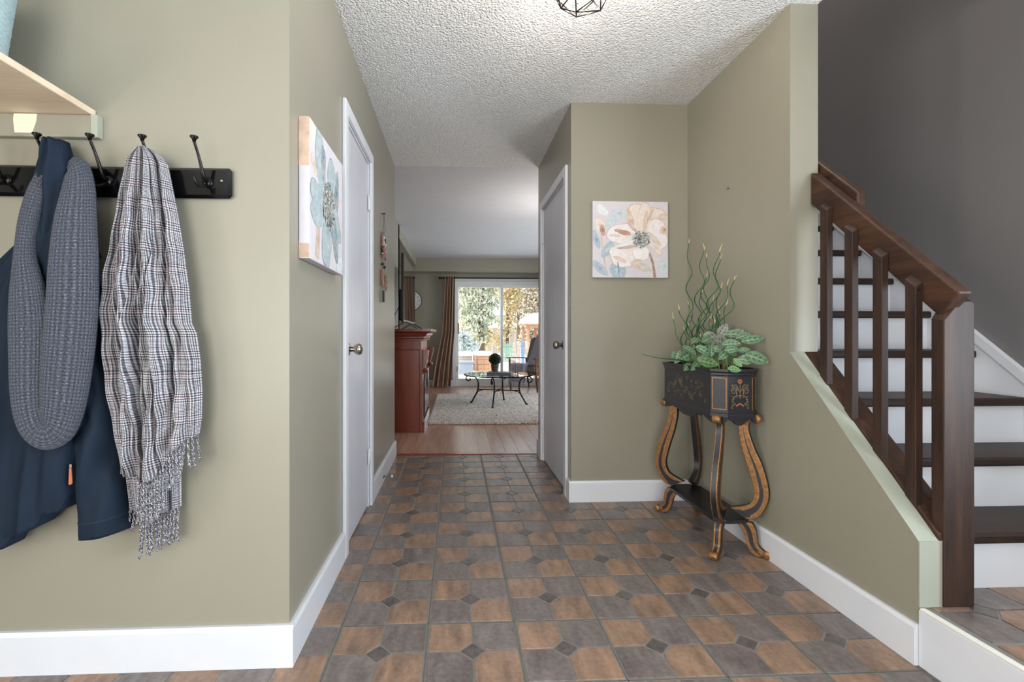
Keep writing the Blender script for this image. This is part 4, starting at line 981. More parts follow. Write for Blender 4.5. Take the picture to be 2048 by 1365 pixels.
for bx_, by_, tx, ty, h_, cr, ph in stems:
    P = []; n_ = int(26+h_*50); turns = h_/.185
    for i_ in range(n_):
        t = i_/(n_-1); a = ph+t*turns*2*PI; amp = cr*min(1, t*5)*(1-.75*max(0, (t-.7)/.3))
        P.append((min(1.428, 1.31+bx_+(tx-bx_)*t**1.3+amp*math.cos(a)), 2.50+by_+(ty-by_)*t+amp*1.3*math.sin(a), SZ-.006+h_*t))
    so = obj('stem', MB().tube(P, [.0042*(1-.5*i_/(n_-1)) for i_ in range(n_)], 6), 'rush_green', rush, True)
    e = P[-1]; obj('stem_tip', MB().tube([e, (e[0]+rr.uniform(-.004, .004), e[1]-.002, e[2]+.010), (e[0]+rr.uniform(-.012, .012), e[1]-.003, e[2]+rr.uniform(.02, .05))], [.0022, .003, .0006], 5), 'rush_tip', so, True)
P = smooth_path([(1.27, 2.56, .835), (1.22, 2.50, .882), (1.14, 2.46, .895), (1.05, 2.44, .905), (.955, 2.43, .925)], 8)
obj('trailing_stem', MB().tube(P, [.006*(1-.8*i_/(len(P)-1)) for i_ in range(len(P))], 6), 'rush_green', rush, True)
P = smooth_path([(1.24, 2.62, .836), (1.215, 2.60, .88), (1.225, 2.58, .905), (1.255, 2.55, .895), (1.275, 2.52, .87)], 8)
obj('wiry_vine', MB().tube(P, .0022, 5), 'vine_dark', rush, True)

pp = thing('prayer_plant', (1.31, 2.24, SZ), 'prayer plant with patterned green leaves at the front of the planter', 'plant')
def leaf(cx, cy, cz, ln, w_, ang, tilt, mat, roll=0.):
    """leaf around its centre; ang in the x-z plane as seen from the hall, tilt leans the tip towards the hall (-y)"""
    d = Vector((math.cos(ang)*math.cos(tilt), -math.sin(tilt), math.sin(ang)*math.cos(tilt)))
    n0 = Vector((0, -1, .55)).normalized(); sd = d.cross(n0).normalized(); n_ = sd.cross(d).normalized()
    sd2 = sd*math.cos(roll)+n_*math.sin(roll); n_ = sd2.cross(d).normalized(); sd = sd2
    if n_.y > 0: n_ = -n_
    def f(u, v):
        wid = w_*.5*(math.sin(PI*min(1, u*.97+.015)**.82))**.75; s_ = (v-.5)*2
        p = Vector((cx, cy, cz))+d*((u-.5)*ln)+sd*(s_*wid)+n_*(.10*w_*abs(s_)-.22*ln*(u-.45)**2+.02*w_*math.sin(u*19)*abs(s_))
        p.x = min(p.x, 1.431); return p
    return obj('leaf', MB().grid(f, 12, 8, lambda u, v: (u, v+1e-4)), mat, pp, True)
Lv = 'prayer_leaf'; LB_ = 'prayer_leaf_bright'; LP = 'prayer_leaf_purple'; LPa = 'prayer_leaf_pale'
# measured leaf centres (x, y, z), length, width, direction
LEAVES = [
 (1.23, 2.3, 0.999, 0.060, 0.035, 200, Lv),
 (1.255, 2.22, 0.992, 0.080, 0.058, 165, LP),
 (1.36, 2.26, 1.028, 0.069, 0.040, 35, LP),
 (1.368, 2.22, 1.019, 0.058, 0.034, 20, Lv),
 (1.378, 2.16, 1.003, 0.092, 0.037, 10, Lv),
 (1.28, 2.17, 0.982, 0.069, 0.042, 5, Lv),
 (1.189, 2.24, 0.946, 0.077, 0.037, -35, Lv),
 (1.243, 2.25, 0.95, 0.059, 0.037, -60, LB_),
 (1.234, 2.16, 0.931, 0.060, 0.031, 215, Lv),
 (1.19, 2.42, 0.917, 0.077, 0.050, 205, Lv),
 (1.201, 2.38, 0.909, 0.056, 0.036, -75, LB_),
 (1.249, 2.4, 0.923, 0.050, 0.040, 190, LP),
 (1.184, 2.32, 0.871, 0.061, 0.028, 220, Lv),
 (1.222, 2.33, 0.898, 0.051, 0.040, 160, LPa),
 (1.226, 2.27, 0.889, 0.078, 0.045, -15, LB_),
 (1.268, 2.15, 0.957, 0.056, 0.030, 10, Lv),
 (1.328, 2.15, 0.954, 0.050, 0.024, 8, Lv),
 (1.365, 2.11, 0.918, 0.096, 0.045, -22, Lv),
 (1.319, 2.12, 0.91, 0.061, 0.035, -12, Lv),
 (1.28, 2.12, 0.898, 0.044, 0.025, -50, LB_),
 (1.256, 2.105, 0.868, 0.052, 0.030, -5, LB_),
 (1.277, 2.16, 0.936, 0.039, 0.024, 180, Lv),
 (1.286, 2.36, 0.976, 0.052, 0.033, 20, Lv),
 (1.215, 2.36, 0.887, 0.046, 0.029, -60, Lv),
 (1.327, 2.3, 0.968, 0.051, 0.035, -30, LB_),
]
LEAVES += [(x_+rr.uniform(-.03, .02), min(2.5, y_+rr.uniform(.05, .12)), z_+rr.uniform(-.02, .025), ln*rr.uniform(.8, 1.), w_*rr.uniform(.85, 1.), a+rr.uniform(-50, 50), m_) for x_, y_, z_, ln, w_, a, m_ in LEAVES[:20]]
for i_, (x_, y_, z_, ln, w_, a, m_) in enumerate(LEAVES):
    a = math.radians(a); lf_ = leaf(x_, y_, z_, ln*1.12, w_*1.3, a, rr.uniform(.05, .4), m_, rr.uniform(-.35, .35))
    bx_, by_ = x_-math.cos(a)*ln*.46, y_+.02; bz = z_-math.sin(a)*ln*.46-.012
    gx, gy = 1.30+(bx_-1.30)*.35, min(2.55, max(2.17, 2.24+(y_-2.24)*.8+.03))
    P = smooth_path([(gx, gy, SZ-.004), (gx+(bx_-gx)*.4, gy+(by_-gy)*.4, SZ+(bz-SZ)*.75), (bx_, by_, bz)], 6)
    obj('leaf_stalk', MB().tube(P, .0018, 5), 'stem_pale', lf_, True)

# ------------------------------------------------------------------ ceiling lamp
lx, ly = .46, 1.72
lm = thing('ceiling_lamp', (lx, ly, CE), 'black wire geometric cage ceiling lamp in the hall', 'lamp')
obj('canopy', MB().lathe([(.062, 0), (.062, -.012), (.05, -.024), (.012, -.026)], (lx, ly, CE-.0005), 28), 'black_iron', lm, True, fix=True)
obj('socket', MB().lathe([(.018, -.02), (.02, -.065), (.017, -.07)], (lx, ly, CE), 18), 'black_iron', lm, True, fix=True)
obj('bulb', MB().lathe([(.012, -.066), (.016, -.08), (.028, -.105), (.03, -.122), (.022, -.142), (.004, -.152)], (lx, ly, CE), 20), 'bulb_glow', lm, True, fix=True)
bot = Vector((lx-.024, ly, 2.200)); r1 = []; r2 = []; r3 = []
for q in range(5):
    a = 2*PI*q/5+.35; r1.append(Vector((lx+.078*math.cos(a), ly+.078*math.sin(a), 2.226+.008*(q % 2)))); a += PI/5
    r2.append(Vector((lx+.125*math.cos(a), ly+.125*math.sin(a), 2.315))); a -= PI/5; r3.append(Vector((lx+.055*math.cos(a), ly+.055*math.sin(a), 2.436)))
mb = MB(); ed = []
for q in range(5): ed += [(bot, r1[q]), (r1[q], r1[(q+1) % 5]), (r1[q], r2[q]), (r1[(q+1) % 5], r2[q]), (r2[q], r3[q]), (r2[q], r3[(q+1) % 5])]
for a, b in ed: mb.tube([a, b], .0026, 6)
obj('wire_cage', mb, 'black_iron', lm, True)
light('ceiling_lamp_light', 'POINT', (lx, ly, 2.27), 15, (1, .86, .7), radius=.03)

# ------------------------------------------------------------------ small things in the hall
orn = thing('hanging_ornament', (XL, 3.37, 1.25), 'rustic wooden string ornament hanging on the left wall', 'ornament')
ox = XL+.012
obj('nail', MB().lathe([(.004, 0), (.004, .018), (.009, .018), (.009, .021)], (XL, 3.38, 1.872), 10, 0), 'ornament_dark', orn)
for dy in (-.016, .016): obj('cord', MB().tube([(ox, 3.38, 1.874), (ox+.004, 3.38+dy*1.4, 1.82), (ox+.004, 3.38+dy*2.2, 1.745)], .002, 5), 'string', orn)
for dy, z0, mt in ((-.035, 1.745, 'ornament_wood'), (.05, 1.71, 'ornament_dark')):
    b_ = obj('wooden_house', MB().prism([(-.028, 0), (.028, 0), (.028, -.0), (.024, .075), (0, .105), (-.024, .075)], lambda a, b: (ox-.006, 3.38+dy+a, z0-.11+b), lambda a, b: (ox+.008, 3.38+dy+a, z0-.11+b)), mt, orn, fix=True)
    obj('white_front', B(ox+.008, ox+.0095, 3.38+dy-.018, 3.38+dy+.018, z0-.105, z0-.04), 'paper', b_)
    obj('dark_window', B(ox+.0095, ox+.0105, 3.38+dy-.007, 3.38+dy+.007, z0-.075, z0-.058), 'ornament_dark', b_)
def star(cy, cz, r, n=5, ph=0., inner_=.42):
    poly = []
    for q in range(2*n):
        a = ph+q*PI/n; rr_ = r*(1 if q % 2 == 0 else inner_); poly.append((rr_*math.cos(a), rr_*math.sin(a)))
    return MB().prism(poly, lambda a, b: (ox, cy+a, cz+b), lambda a, b: (ox+.012, cy+a, cz+b))
obj('wooden_star', star(3.37, 1.605, .075, 5, .4), 'ornament_wood', orn, fix=True)
obj('wooden_leaf', star(3.43, 1.395, .062, 7, .2, .5), 'ornament_wood', orn, fix=True)
obj('wooden_twig', MB().tube([(ox, 3.31, 1.47), (ox+.004, 3.312, 1.36)], .012, 6), 'ornament_wood', orn)
obj('cord', MB().tube([(ox, 3.36, 1.58), (ox, 3.355, 1.36), (ox, 3.35, 1.33)], .0012, 4), 'string', orn)
obj('cord', MB().tube([(ox, 3.42, 1.58), (ox, 3.425, 1.44)], .0012, 4), 'string', orn)
for y_, z_ in ((3.33, 1.512), (3.415, 1.50), (3.36, 1.425), (3.31, 1.58)): obj('bead', MB().lathe([(.001, -.012), (.009, -.006), (.012, 0), (.009, .006), (.001, .012)], (ox, y_, z_), 10), 'ornament_dark' if z_ < 1.56 else 'nickel', orn, True)
obj('clothes_peg', B(ox-.004, ox+.008, 3.338, 3.352, 1.25, 1.33).box(ox-.004, ox+.008, 3.358, 3.372, 1.25, 1.33), 'ornament_dark', orn)

ds = thing('door_stop', (XL+.016, 3.33, .04), 'small metal spring door stop on the left baseboard', 'door stop')
obj('spring_rod', MB().tube([(XL+.017+.0006*q, 3.33+.005*math.cos(q*1.2), .045+.005*math.sin(q*1.2)) for q in range(90)], .0016, 5), 'nickel', ds, True)
obj('stop_base', MB().lathe([(.014, 0), (.014, .003), (.008, .008), (.002, .009)], (XL+.0162, 3.33, .045), 16, 0), 'nickel', ds, True, fix=True)
obj('rubber_tip', MB().lathe([(.007, 0), (.009, .004), (.009, .012), (.003, .014)], (XL+.07, 3.33, .045), 14, 0), 'paper', ds, True, fix=True)
tag(obj('wall_screw', MB().lathe([(.003, 0), (.003, -.012), (.006, -.013), (.005, -.016), (.001, -.017)], (XR, 2.455, 1.796), 12, 0), 'nickel', None, True, fix=True), 'single small screw left in the right wall above the planter', 'screw')

# ------------------------------------------------------------------ living room: fireplace, television
fx0, fx1, fy0, fy1 = -.735, -.352, 5.02, 6.18
fp = thing('mantel_fireplace', (-.55, 5.6, 0), 'cherry wood mantel fireplace cabinet below the television', 'fireplace')
obj('body', B(fx0, fx1-.02, fy0+.012, fy1-.012, 0, .955), 'cherry_wood', fp)
for y_ in (fy0, fy1-.012):
    obj('side_panel', B(fx0, fx1-.03, y_, y_+.012, .0, .855), 'cherry_wood', fp, bevel=.003)
    obj('frieze_panel', B(fx0, fx1-.012, y_, y_+.012, .865, .955), 'cherry_wood_y', fp, bevel=.003)
for y_ in (fy0, fy1-.13):
    pil = obj('pilaster', B(fx1-.028, fx1+.004, y_, y_+.13, 0, .86), 'cherry_wood', fp, bevel=.004)
    obj('corbel', MB().prism([(0, .86), (.062, .86), (.058, .80), (.042, .74), (.026, .69), (.022, .645), (.008, .61), (0, .60)], lambda a, b: (fx1+.004+a, y_+.02, b), lambda a, b: (fx1+.004+a, y_+.11, b)), 'cherry_wood', pil, fix=True, bevel=.004)
    obj('corbel_scroll', MB().lathe([(.022, 0), (.026, .01), (.026, .09), (.022, .10)], (fx1+.03, y_+.015, .645), 14, 1), 'cherry_wood', pil, True, fix=True)
    obj('plinth', B(fx1+.004, fx1+.018, y_-.004, y_+.134, 0, .11), 'cherry_wood', pil, bevel=.004)
mprof = [(0, .955), (.01, .955), (.01, .975), (.022, .985), (.022, 1.0), (.04, 1.012), (.055, 1.035), (.085, 1.05), (.095, 1.055), (.095, 1.082), (0, 1.082)]
mant = MB()
for i_ in range(len(mprof)-1):
    (e0, z0), (e1, z1) = mprof[i_], mprof[i_+1]
    c0 = [(fx1+e0, fy0-e0*.8), (fx1+e0, fy1+e0*.8), (fx0, fy1+e0*.8), (fx0, fy0-e0*.8)]; c1_ = [(fx1+e1, fy0-e1*.8), (fx1+e1, fy1+e1*.8), (fx0, fy1+e1*.8), (fx0, fy0-e1*.8)]
    mant.add([(*p, z0) for p in c0]+[(*p, z1) for p in c1_], [(k_, (k_+1) % 4, 4+(k_+1) % 4, 4+k_) for k_ in range(4)])
mant.add([(fx1, fy0, .955), (fx1, fy1, .955), (fx0, fy1, .955), (fx0, fy0, .955)], [(3, 2, 1, 0)])
obj('mantel_shelf', mant, 'cherry_wood_y', fp)
for q in range(9):
    x_ = fx0+.03+q*.042; obj('dentil', B(x_, x_+.022, fy0-.018, fy0-.004, .958, .976), 'cherry_wood', fp)
for q in range(27):
    y_ = fy0+.01+q*.0425; obj('dentil', B(fx1+.006, fx1+.02, y_, y_+.022, .958, .976), 'cherry_wood', fp)
obj('surround', B(fx1-.022, fx1-.004, fy0+.13, fy1-.13, 0, .86), 'cherry_wood', fp)
obj('firebox_frame', B(fx1-.004, fx1+.008, fy0+.2, fy1-.2, .12, .72), 'black_iron', fp, bevel=.004)
obj('firebox_glass', B(fx1+.008, fx1+.012, fy0+.24, fy1-.24, .16, .68), 'fire_glass', fp)
obj('base_moulding', B(fx1+.004, fx1+.016, fy0+.13, fy1-.13, 0, .09), 'white_trim', fp, bevel=.003)

tv = thing('television', (-.55, 5.54, 1.082), 'black flat television standing on the mantel, screen facing right', 'television')
obj('casing', B(-.555, -.53, 4.88, 6.2, 1.15, 1.85), 'black_plastic', tv, bevel=.004)
obj('back_hump', B(-.60, -.555, 5.05, 6.03, 1.17, 1.5), 'black_plastic', tv, bevel=.012)
obj('screen', B(-.530, -.528, 4.90, 6.18, 1.175, 1.835), 'tv_screen', tv)
for y_ in (5.12, 5.96):
    obj('stand_foot', MB().bar((-.54, y_, 1.16), (-.66, y_-.02, 1.0895), .02, .012).bar((-.54, y_, 1.16), (-.42, y_+.02, 1.0895), .02, .012), 'black_plastic', tv)
obj('cable', MB().tube(smooth_path([(-.60, 5.2, 1.35), (-.66, 5.15, 1.22), (-.70, 5.1, 1.14), (-.715, 5.08, 1.09)], 6), .004, 6), 'black_plastic', tv, True)

ck = thing('wall_clock', (-.86, FY, 1.47), 'round white wall clock partly hidden behind the television', 'clock')
cy_ = FY-.001
obj('clock_dial', MB().lathe([(.185, 0), (.185, -.02), (.18, -.022)], (-.86, cy_, 1.672), 48, 1), 'clock_face', ck, fix=True)
obj('clock_rim', MB().tube([(-.86+.19*math.cos(a), cy_-.014, 1.672+.19*math.sin(a)) for a in np.linspace(0, 2*PI, 48, endpoint=False)], .010, 8, closed=True), 'clock_dark', ck, True)
for q in range(12):
    a = q*PI/6; c_, s_ = math.cos(a), math.sin(a); mb = MB()
    for off in ((-.012, 0, .012) if q % 3 == 0 else (-.008, .008)):
        mb.bar((-.86+.12*c_-off*s_, cy_-.0235, 1.672+.12*s_+off*c_), (-.86+.165*c_-off*s_, cy_-.0235, 1.672+.165*s_+off*c_), .004, .003, (0, 1, 0))
    tag(obj('numeral', mb, 'clock_dark', ck), kind='stuff')
obj('clock_centre', MB().lathe([(.06, 0), (.06, -.003), (.05, -.004)], (-.86, cy_-.022, 1.672), 32, 1), 'clock_dark', ck, fix=True)
obj('hand', MB().bar((-.86, cy_-.027, 1.672), (-.80, cy_-.027, 1.74), .007, .002, (0, 1, 0)), 'clock_dark', ck)
obj('hand', MB().bar((-.86, cy_-.027, 1.672), (-.99, cy_-.027, 1.69), .007, .002, (0, 1, 0)), 'clock_dark', ck)

# unseen uplighter added in the living room to brighten the hall ceiling
fl = thing('added_uplighter', (1.27, 5.0, 0), 'black uplighter added out of view to brighten the ceilings', 'lamp')
obj('base', MB().lathe([(.13, .0005), (.13, .015), (.10, .024), (.018, .03)], (1.27, 5.0, 0), 28), 'black_iron', fl, True, fix=True)
obj('pole', MB().tube([(1.27, 5.0, .025), (1.27, 5.0, 1.46)], .011, 10), 'black_iron', fl, True)
obj('bowl_shade', MB().lathe([(.02, 1.44), (.09, 1.46), (.15, 1.51), (.175, 1.56), (.17, 1.56), (.145, 1.517), (.085, 1.47), (.004, 1.46)], (1.27, 5.0, 0), 28), 'white_metal', fl, True, fix=True)
light('added_uplighter_light', 'POINT', (1.27, 5.0, 1.59), 32, (1, .95, .9), radius=.15)

# curtain and rod
rod = thing('curtain_rod', (.9, 9.22, 2.1), 'dark metal curtain rod with finial above the patio door', 'curtain rod')
ry, rz = 9.23, 2.105
obj('rod', MB().tube([(-.27, ry, rz), (2.1, ry, rz)], .011, 10), 'black_iron', rod, True)
obj('finial', MB().lathe([(.011, 0), (.016, -.008), (.010, -.016), (.022, -.03), (.026, -.043), (.018, -.058), (.002, -.064)], (-.27, ry, rz), 16, 0), 'black_iron', rod, True, fix=True)
for x_ in (-.22, 1.0, 2.05): obj('bracket', MB().tube([(x_, ry, rz), (x_, FY-.002 if False else FY-.017, rz)], .007, 8), 'black_iron', rod, True)
cu = thing('curtain', (-.12, 9.22, 0), 'long brown striped curtain gathered left of the patio door', 'curtain')
def curt(u, v):
    z = rz+.03-(rz+.03-.012)*v; w0 = np.interp(v, [0, .5, .8, 1], [.19, .24, .32, .36]); xc = np.interp(v, [0, .5, .8, 1], [-.115, -.15, -.24, -.285])
    return (xc+(u-.5)*w0, ry-.006-.035*math.sin(2*PI*4*u+.5)*(.6+.5*v)-.012*math.sin(2*PI*7*u+2*v), z)
obj('drape', MB().grid(curt, 90, 40), 'curtain_cloth', cu, True)
for q in range(5): obj('grommet', MB().tube([(-.19+q*.036, ry+.020*math.cos(a), rz+.020*math.sin(a)) for a in np.linspace(0, 2*PI, 16, endpoint=False)], .004, 6, closed=True), 'nickel', cu, True)

# rug
def rugz(x_, y_): return .022+.006*math.sin(x_*57+3*math.sin(y_*23))*math.sin(y_*49+2*math.sin(x_*31))
nxr, nyr = 230, 280; rx0, rx1, ry0, ry1 = -.318, 2.1, 5.42, 8.03
X_, Y_ = np.meshgrid(np.linspace(rx0, rx1, nxr), np.linspace(ry0, ry1, nyr))
Z_ = .018+.012*rng.random((nyr, nxr)); 
Z_[0] = Z_[-1] = .004; Z_[:, 0] = Z_[:, -1] = .004
mb = MB(); mb.v = np.stack([X_+.004*rng.standard_normal(X_.shape), Y_+.004*rng.standard_normal(X_.shape), Z_], -1).reshape(-1, 3).tolist(); mb.uv = [(0, 0)]*len(mb.v); mb.col = [(1, 1, 1)]*len(mb.v)
mb.f = [(j*nxr+i_, j*nxr+i_+1, (j+1)*nxr+i_+1, (j+1)*nxr+i_) for j in range(nyr-1) for i_ in range(nxr-1)]
rg = thing('rug', ((rx0+rx1)/2, (ry0+ry1)/2, 0), 'beige grey shag rug under the glass coffee table', 'rug')
tag(obj('pile', mb, 'rug_wool', rg, True), kind='stuff')
obj('backing', B(rx0+.005, rx1-.005, ry0+.005, ry1-.005, .0012, .012), 'orange_leather', rg)

# coffee table
ct = thing('coffee_table', (.608, 6.82, .028), 'round glass coffee table with black scrolled iron legs', 'table')
tcx, tcy = .608, 6.82
obj('glass_top', MB().lathe([(.488, .438), (.500, .442), (.500, .450), (.490, .455)], (tcx, tcy, 0), 72), 'table_glass', ct, fix=True)
legs_at = [(.498, 6.47), (.232, 6.94), (.983, 6.71), (.719, 7.18)]
mid = []
for x_, y_ in legs_at:
    d = Vector((x_-tcx, y_-tcy, 0)); R0 = d.length; d.normalize()
    M2 = lambda r, z: (tcx+d.x*r, tcy+d.y*r, z)
    prof = [(R0+.01, .030), (R0-.04, .12), (R0-.085, .21), (R0-.095, .30), (R0-.075, .37), (R0-.02, .418), (R0+.045, .424), (R0+.085, .40), (R0+.085, .362), (R0+.05, .345), (R0+.025, .362), (R0+.035, .385)]
    P = smooth_path([M2(*p) for p in prof], 6); obj('leg', MB().tube(P, [.0115]*20+[.009]*(len(P)-20), 8), 'black_iron', ct, True)
    obj('leg_foot', MB().lathe([(.016, 0), (.016, .012), (.012, .02)], M2(R0+.012, .029), 12), 'black_iron', ct, True)
    obj('leg_brace', MB().tube(smooth_path([M2(R0-.06, .15), M2(R0-.10, .20), M2(R0-.17, .222)], 5), .006, 6), 'black_iron', ct, True)
    mid.append(Vector(M2(R0-.086, .225)))
obj('stretcher', MB().tube([mid[0], mid[3]], .008, 8), 'black_iron', ct, True)
obj('stretcher', MB().tube([mid[1], mid[2]], .008, 8), 'black_iron', ct, True)
obj('stretcher_knot', MB().lathe([(.004, -.02), (.02, -.012), (.024, 0), (.02, .012), (.004, .02)], (tcx, tcy, .226), 14), 'black_iron', ct, True)
bkk = thing('book', (.60, 6.78, .4552), 'grey hardcover book lying on the glass coffee table', 'book')
rot = Matrix.Rotation(-.25, 4, 'Z')
def rb(x0, x1, y0, y1, z0, z1):
    m_ = MB().box(x0, x1, y0, y1, z0, z1); m_.v = [tuple((rot @ Vector(p))+Vector((.625, 6.72, .4562))) for p in m_.v]; return m_
obj('cover', rb(-.17, .17, -.12, .12, .031, .035), 'book_grey', bkk)
obj('back_cover', rb(-.17, .17, -.12, .12, 0, .004), 'book_grey', bkk)
obj('spine', rb(-.174, -.168, -.12, .12, 0, .035), 'book_grey', bkk)
obj('page_block', rb(-.166, .164, -.114, .114, .0042, .0308), 'book_grey', bkk)
pot = thing('topiary', (.56, 6.84, .4915), 'small ball topiary in a metal pot on the coffee table', 'plant')
obj('pot', MB().lathe([(.042, 0), (.045, .004), (.052, .05), (.056, .085), (.060, .09), (.060, .10), (.05, .10), (.046, .085)], (.555, 6.80, .4915), 24), 'pot_metal', pot, True, fix=True)
for zz in (.03, .06): obj('pot_band', MB().tube([(.555+(.0475+zz*.1)*math.cos(a), 6.80+(.0475+zz*.1)*math.sin(a), .4915+zz) for a in np.linspace(0, 2*PI, 28, endpoint=False)], .0022, 6, closed=True), 'black_iron', pot, True)
obj('stem', MB().tube([(.555, 6.80, .57), (.555, 6.80, .64)], .006, 6), 'bark', pot)
def leaf_cloud(centers, n, size, seed, squash=1., droop=0.):
    """n small leaf quads scattered through ellipsoids (cx,cy,cz,rx,ry,rz)"""
    g = np.random.default_rng(seed); vs = []; fs = []
    w = np.array([c[3]*c[4]*c[5] for c in centers])**.7; w /= w.sum(); pick_ = g.choice(len(centers), n, p=w)
    d = g.standard_normal((n, 3)); d /= np.linalg.norm(d, axis=1)[:, None]; r = g.random(n)**.38
    C = np.array(centers)[pick_]; P = C[:, :3]+d*C[:, 3:]*r[:, None]
    a = g.standard_normal((n, 3)); a[:, 2] -= droop; a /= np.linalg.norm(a, axis=1)[:, None]; b = np.cross(a, g.standard_normal((n, 3))); b /= np.linalg.norm(b, axis=1)[:, None]
    s_ = size*(.6+.8*g.random(n))[:, None]
    q = np.stack([P-a*s_, P+b*s_*.38*squash, P+a*s_, P-b*s_*.38*squash], 1).reshape(-1, 3)
    m_ = MB(); m_.v = q.tolist(); m_.f = [(4*i_, 4*i_+1, 4*i_+2, 4*i_+3) for i_ in range(n)]; m_.uv = [(0, 0)]*len(m_.v); m_.col = [(1, 1, 1)]*len(m_.v); return m_
tag(obj('foliage_ball', leaf_cloud([(.555, 6.80, .665, .088, .088, .088)], 2600, .011, 3), 'leaf_dark', pot), kind='stuff')

# lounge chair and throw
ac = thing('lounge_chair', (1.25, 8.5, 0), 'wooden framed lounge chair by the patio door', 'chair')
AX0, AX1 = .985, 1.56
for x_ in (AX0, AX1):
    obj('front_leg', MB().tube([(x_, 8.44, .0), (x_, 8.40, .30), (x_, 8.40, .58)], [.012, .021, .019], 8), 'chair_wood', ac, True)
    obj('rear_leg', MB().tube([(x_, 9.03, .0), (x_, 8.95, .28), (x_, 8.93, .56)], [.012, .02, .018], 8), 'chair_wood', ac, True)
    obj('armrest', MB().prism([(8.34, .585), (8.34, .605), (8.6, .60), (8.98, .575), (8.98, .555), (8.6, .578)], lambda a, b: (x_-.03, a, b), lambda a, b: (x_+.03, a, b)), 'chair_wood', ac, fix=True, bevel=.006)
    obj('side_rail', MB().bar((x_, 8.40, .34), (x_, 8.95, .26), .022, .05), 'chair_wood', ac)
obj('front_rail', MB().bar((AX0, 8.41, .33), (AX1, 8.41, .33), .022, .05), 'chair_wood', ac)
obj('back_rail', MB().bar((AX0, 8.94, .27), (AX1, 8.94, .27), .022, .05), 'chair_wood', ac)
obj('seat_cushion', MB().prism([(8.38, .355), (8.9, .285), (8.92, .385), (8.40, .455)], lambda a, b: (AX0+.04, a, b), lambda a, b: (AX1-.04, a, b)), 'cushion', ac, fix=True, bevel=.03, seg=3)
obj('back_cushion', MB().prism([(8.80, .39), (8.90, .37), (9.12, .92), (9.02, .95)], lambda a, b: (AX0+.04, a, b), lambda a, b: (AX1-.04, a, b)), 'cushion', ac, fix=True, bevel=.03, seg=3)
for x_ in (AX0+.03, AX1-.03): obj('back_post', MB().tube([(x_, 8.94, .26), (x_, 9.02, .45), (x_, 9.15, .96)], [.018, .017, .013], 8), 'chair_wood', ac, True)
for zz, yy in ((.60, 9.06), (.76, 9.10), (.93, 9.145)): obj('back_slat', MB().bar((AX0+.03, yy, zz), (AX1-.03, yy, zz), .012, .05), 'chair_wood', ac)
tw = thing('throw_blanket', (1.25, 8.4, .1), 'grey knitted throw blanket draped over the lounge chair', 'blanket')
path = smooth_path([(9.19, .78), (9.17, .95), (9.08, .985), (8.99, .94), (8.87, .65), (8.80, .47), (8.70, .435), (8.5, .465), (8.375, .468), (8.352, .40), (8.345, .26), (8.345, .15)], 6)
def thr(u, v):
    t = v*(len(path)-1); i_ = min(int(t), len(path)-2); p = path[i_]+(path[i_+1]-path[i_])*(t-i_); xc = np.interp(v, [0, .3, .6, 1], [1.34, 1.32, 1.25, 1.19]); w_ = np.interp(v, [0, .3, .6, 1], [.30, .30, .42, .36])
    n_ = .012*math.sin(2*PI*3*u+v*3)+.006*math.sin(2*PI*7*u); return (xc+(u-.5)*w_, p[0]-.02+n_*(.9 if v > .75 or v < .45 else .2), p[1]+.02+(n_ if .4 < v < .8 else 0))
obj('cloth', MB().grid(thr, 44, 66), 'grey_throw', tw, True)
for q in range(26):
    u = (q+.5)/26; p = thr(u, 1.); obj('fringe', MB().tube([p, (p[0]+random.uniform(-.004, .004), p[1]-.002, p[2]-.045), (p[0]+random.uniform(-.01, .01), p[1], p[2]-.09)], [.0045, .004, .002], 5), 'grey_throw', tw, True)

# the chair is turned to face the fireplace side of the room
CH_R = -.75
for o_ in (ac, tw):
    rel = Vector(o_.location)-Vector((1.2725, 8.42, 0)); o_.location = Vector((1.20, 8.50, 0))+(Matrix.Rotation(CH_R, 3, 'Z') @ rel); o_.rotation_euler = (0, 0, CH_R)

# ------------------------------------------------------------------ back garden in the snow
GZ = -.22
def snow_h(x_, y_): return GZ+.05*math.sin(x_*.7+1)*math.sin(y_*.5)+.03*math.sin(x_*1.9+y_*1.3)
mb = MB().grid(lambda u, v: (-22+56*u, 9.52+46*v, snow_h(-22+56*u, 9.52+46*v)+(.03 if v < .001 else 0)), 90, 80)
tag(obj('garden_snow', mb, 'snow', None, True), 'snow covered back garden outside the patio door', 'ground', None, 'structure')
tag(obj('deck_step', B(-.4, 2.4, 9.56, 10.4, GZ-.1, -.03), 'snow', None, bevel=.05, seg=3), 'snow covered step right outside the patio door', 'step')
def crate(x0, x1, y0, y1, z1, mat, label):
    c_ = thing('planter_crate', ((x0+x1)/2, (y0+y1)/2, GZ), label, 'planter box', 'wooden planter boxes in the snow')
    nb = 4; h = (z1-GZ)/nb
    for q in range(nb):
        z0 = GZ+q*h
        obj('board', B(x0, x1, y0, y0+.03, z0+.004, z0+h-.004), mat, c_); obj('board', B(x0, x1, y1-.03, y1, z0+.004, z0+h-.004), mat, c_)
        obj('board', B(x0, x0+.03, y0+.03, y1-.03, z0+.004, z0+h-.004), mat, c_); obj('board', B(x1-.03, x1, y0+.03, y1-.03, z0+.004, z0+h-.004), mat, c_)
    for xx in (x0+.02, x1-.08): obj('corner_post', B(xx, xx+.06, y0-.02, y0-.001, GZ-.05, z1), mat, c_)
    obj('snow_cap', B(x0-.02, x1+.02, y0-.03, y1+.02, z1-.02, z1+.10), 'snow', c_, bevel=.05, seg=3)
crate(.56, 1.12, 15.0, 15.8, .36, 'fir_wood', 'tan wooden planter box in the snow behind the topiary')
crate(-.10, .52, 15.3, 16.1, .33, 'weathered_wood', 'grey weathered planter box in the snow left of the tan one')
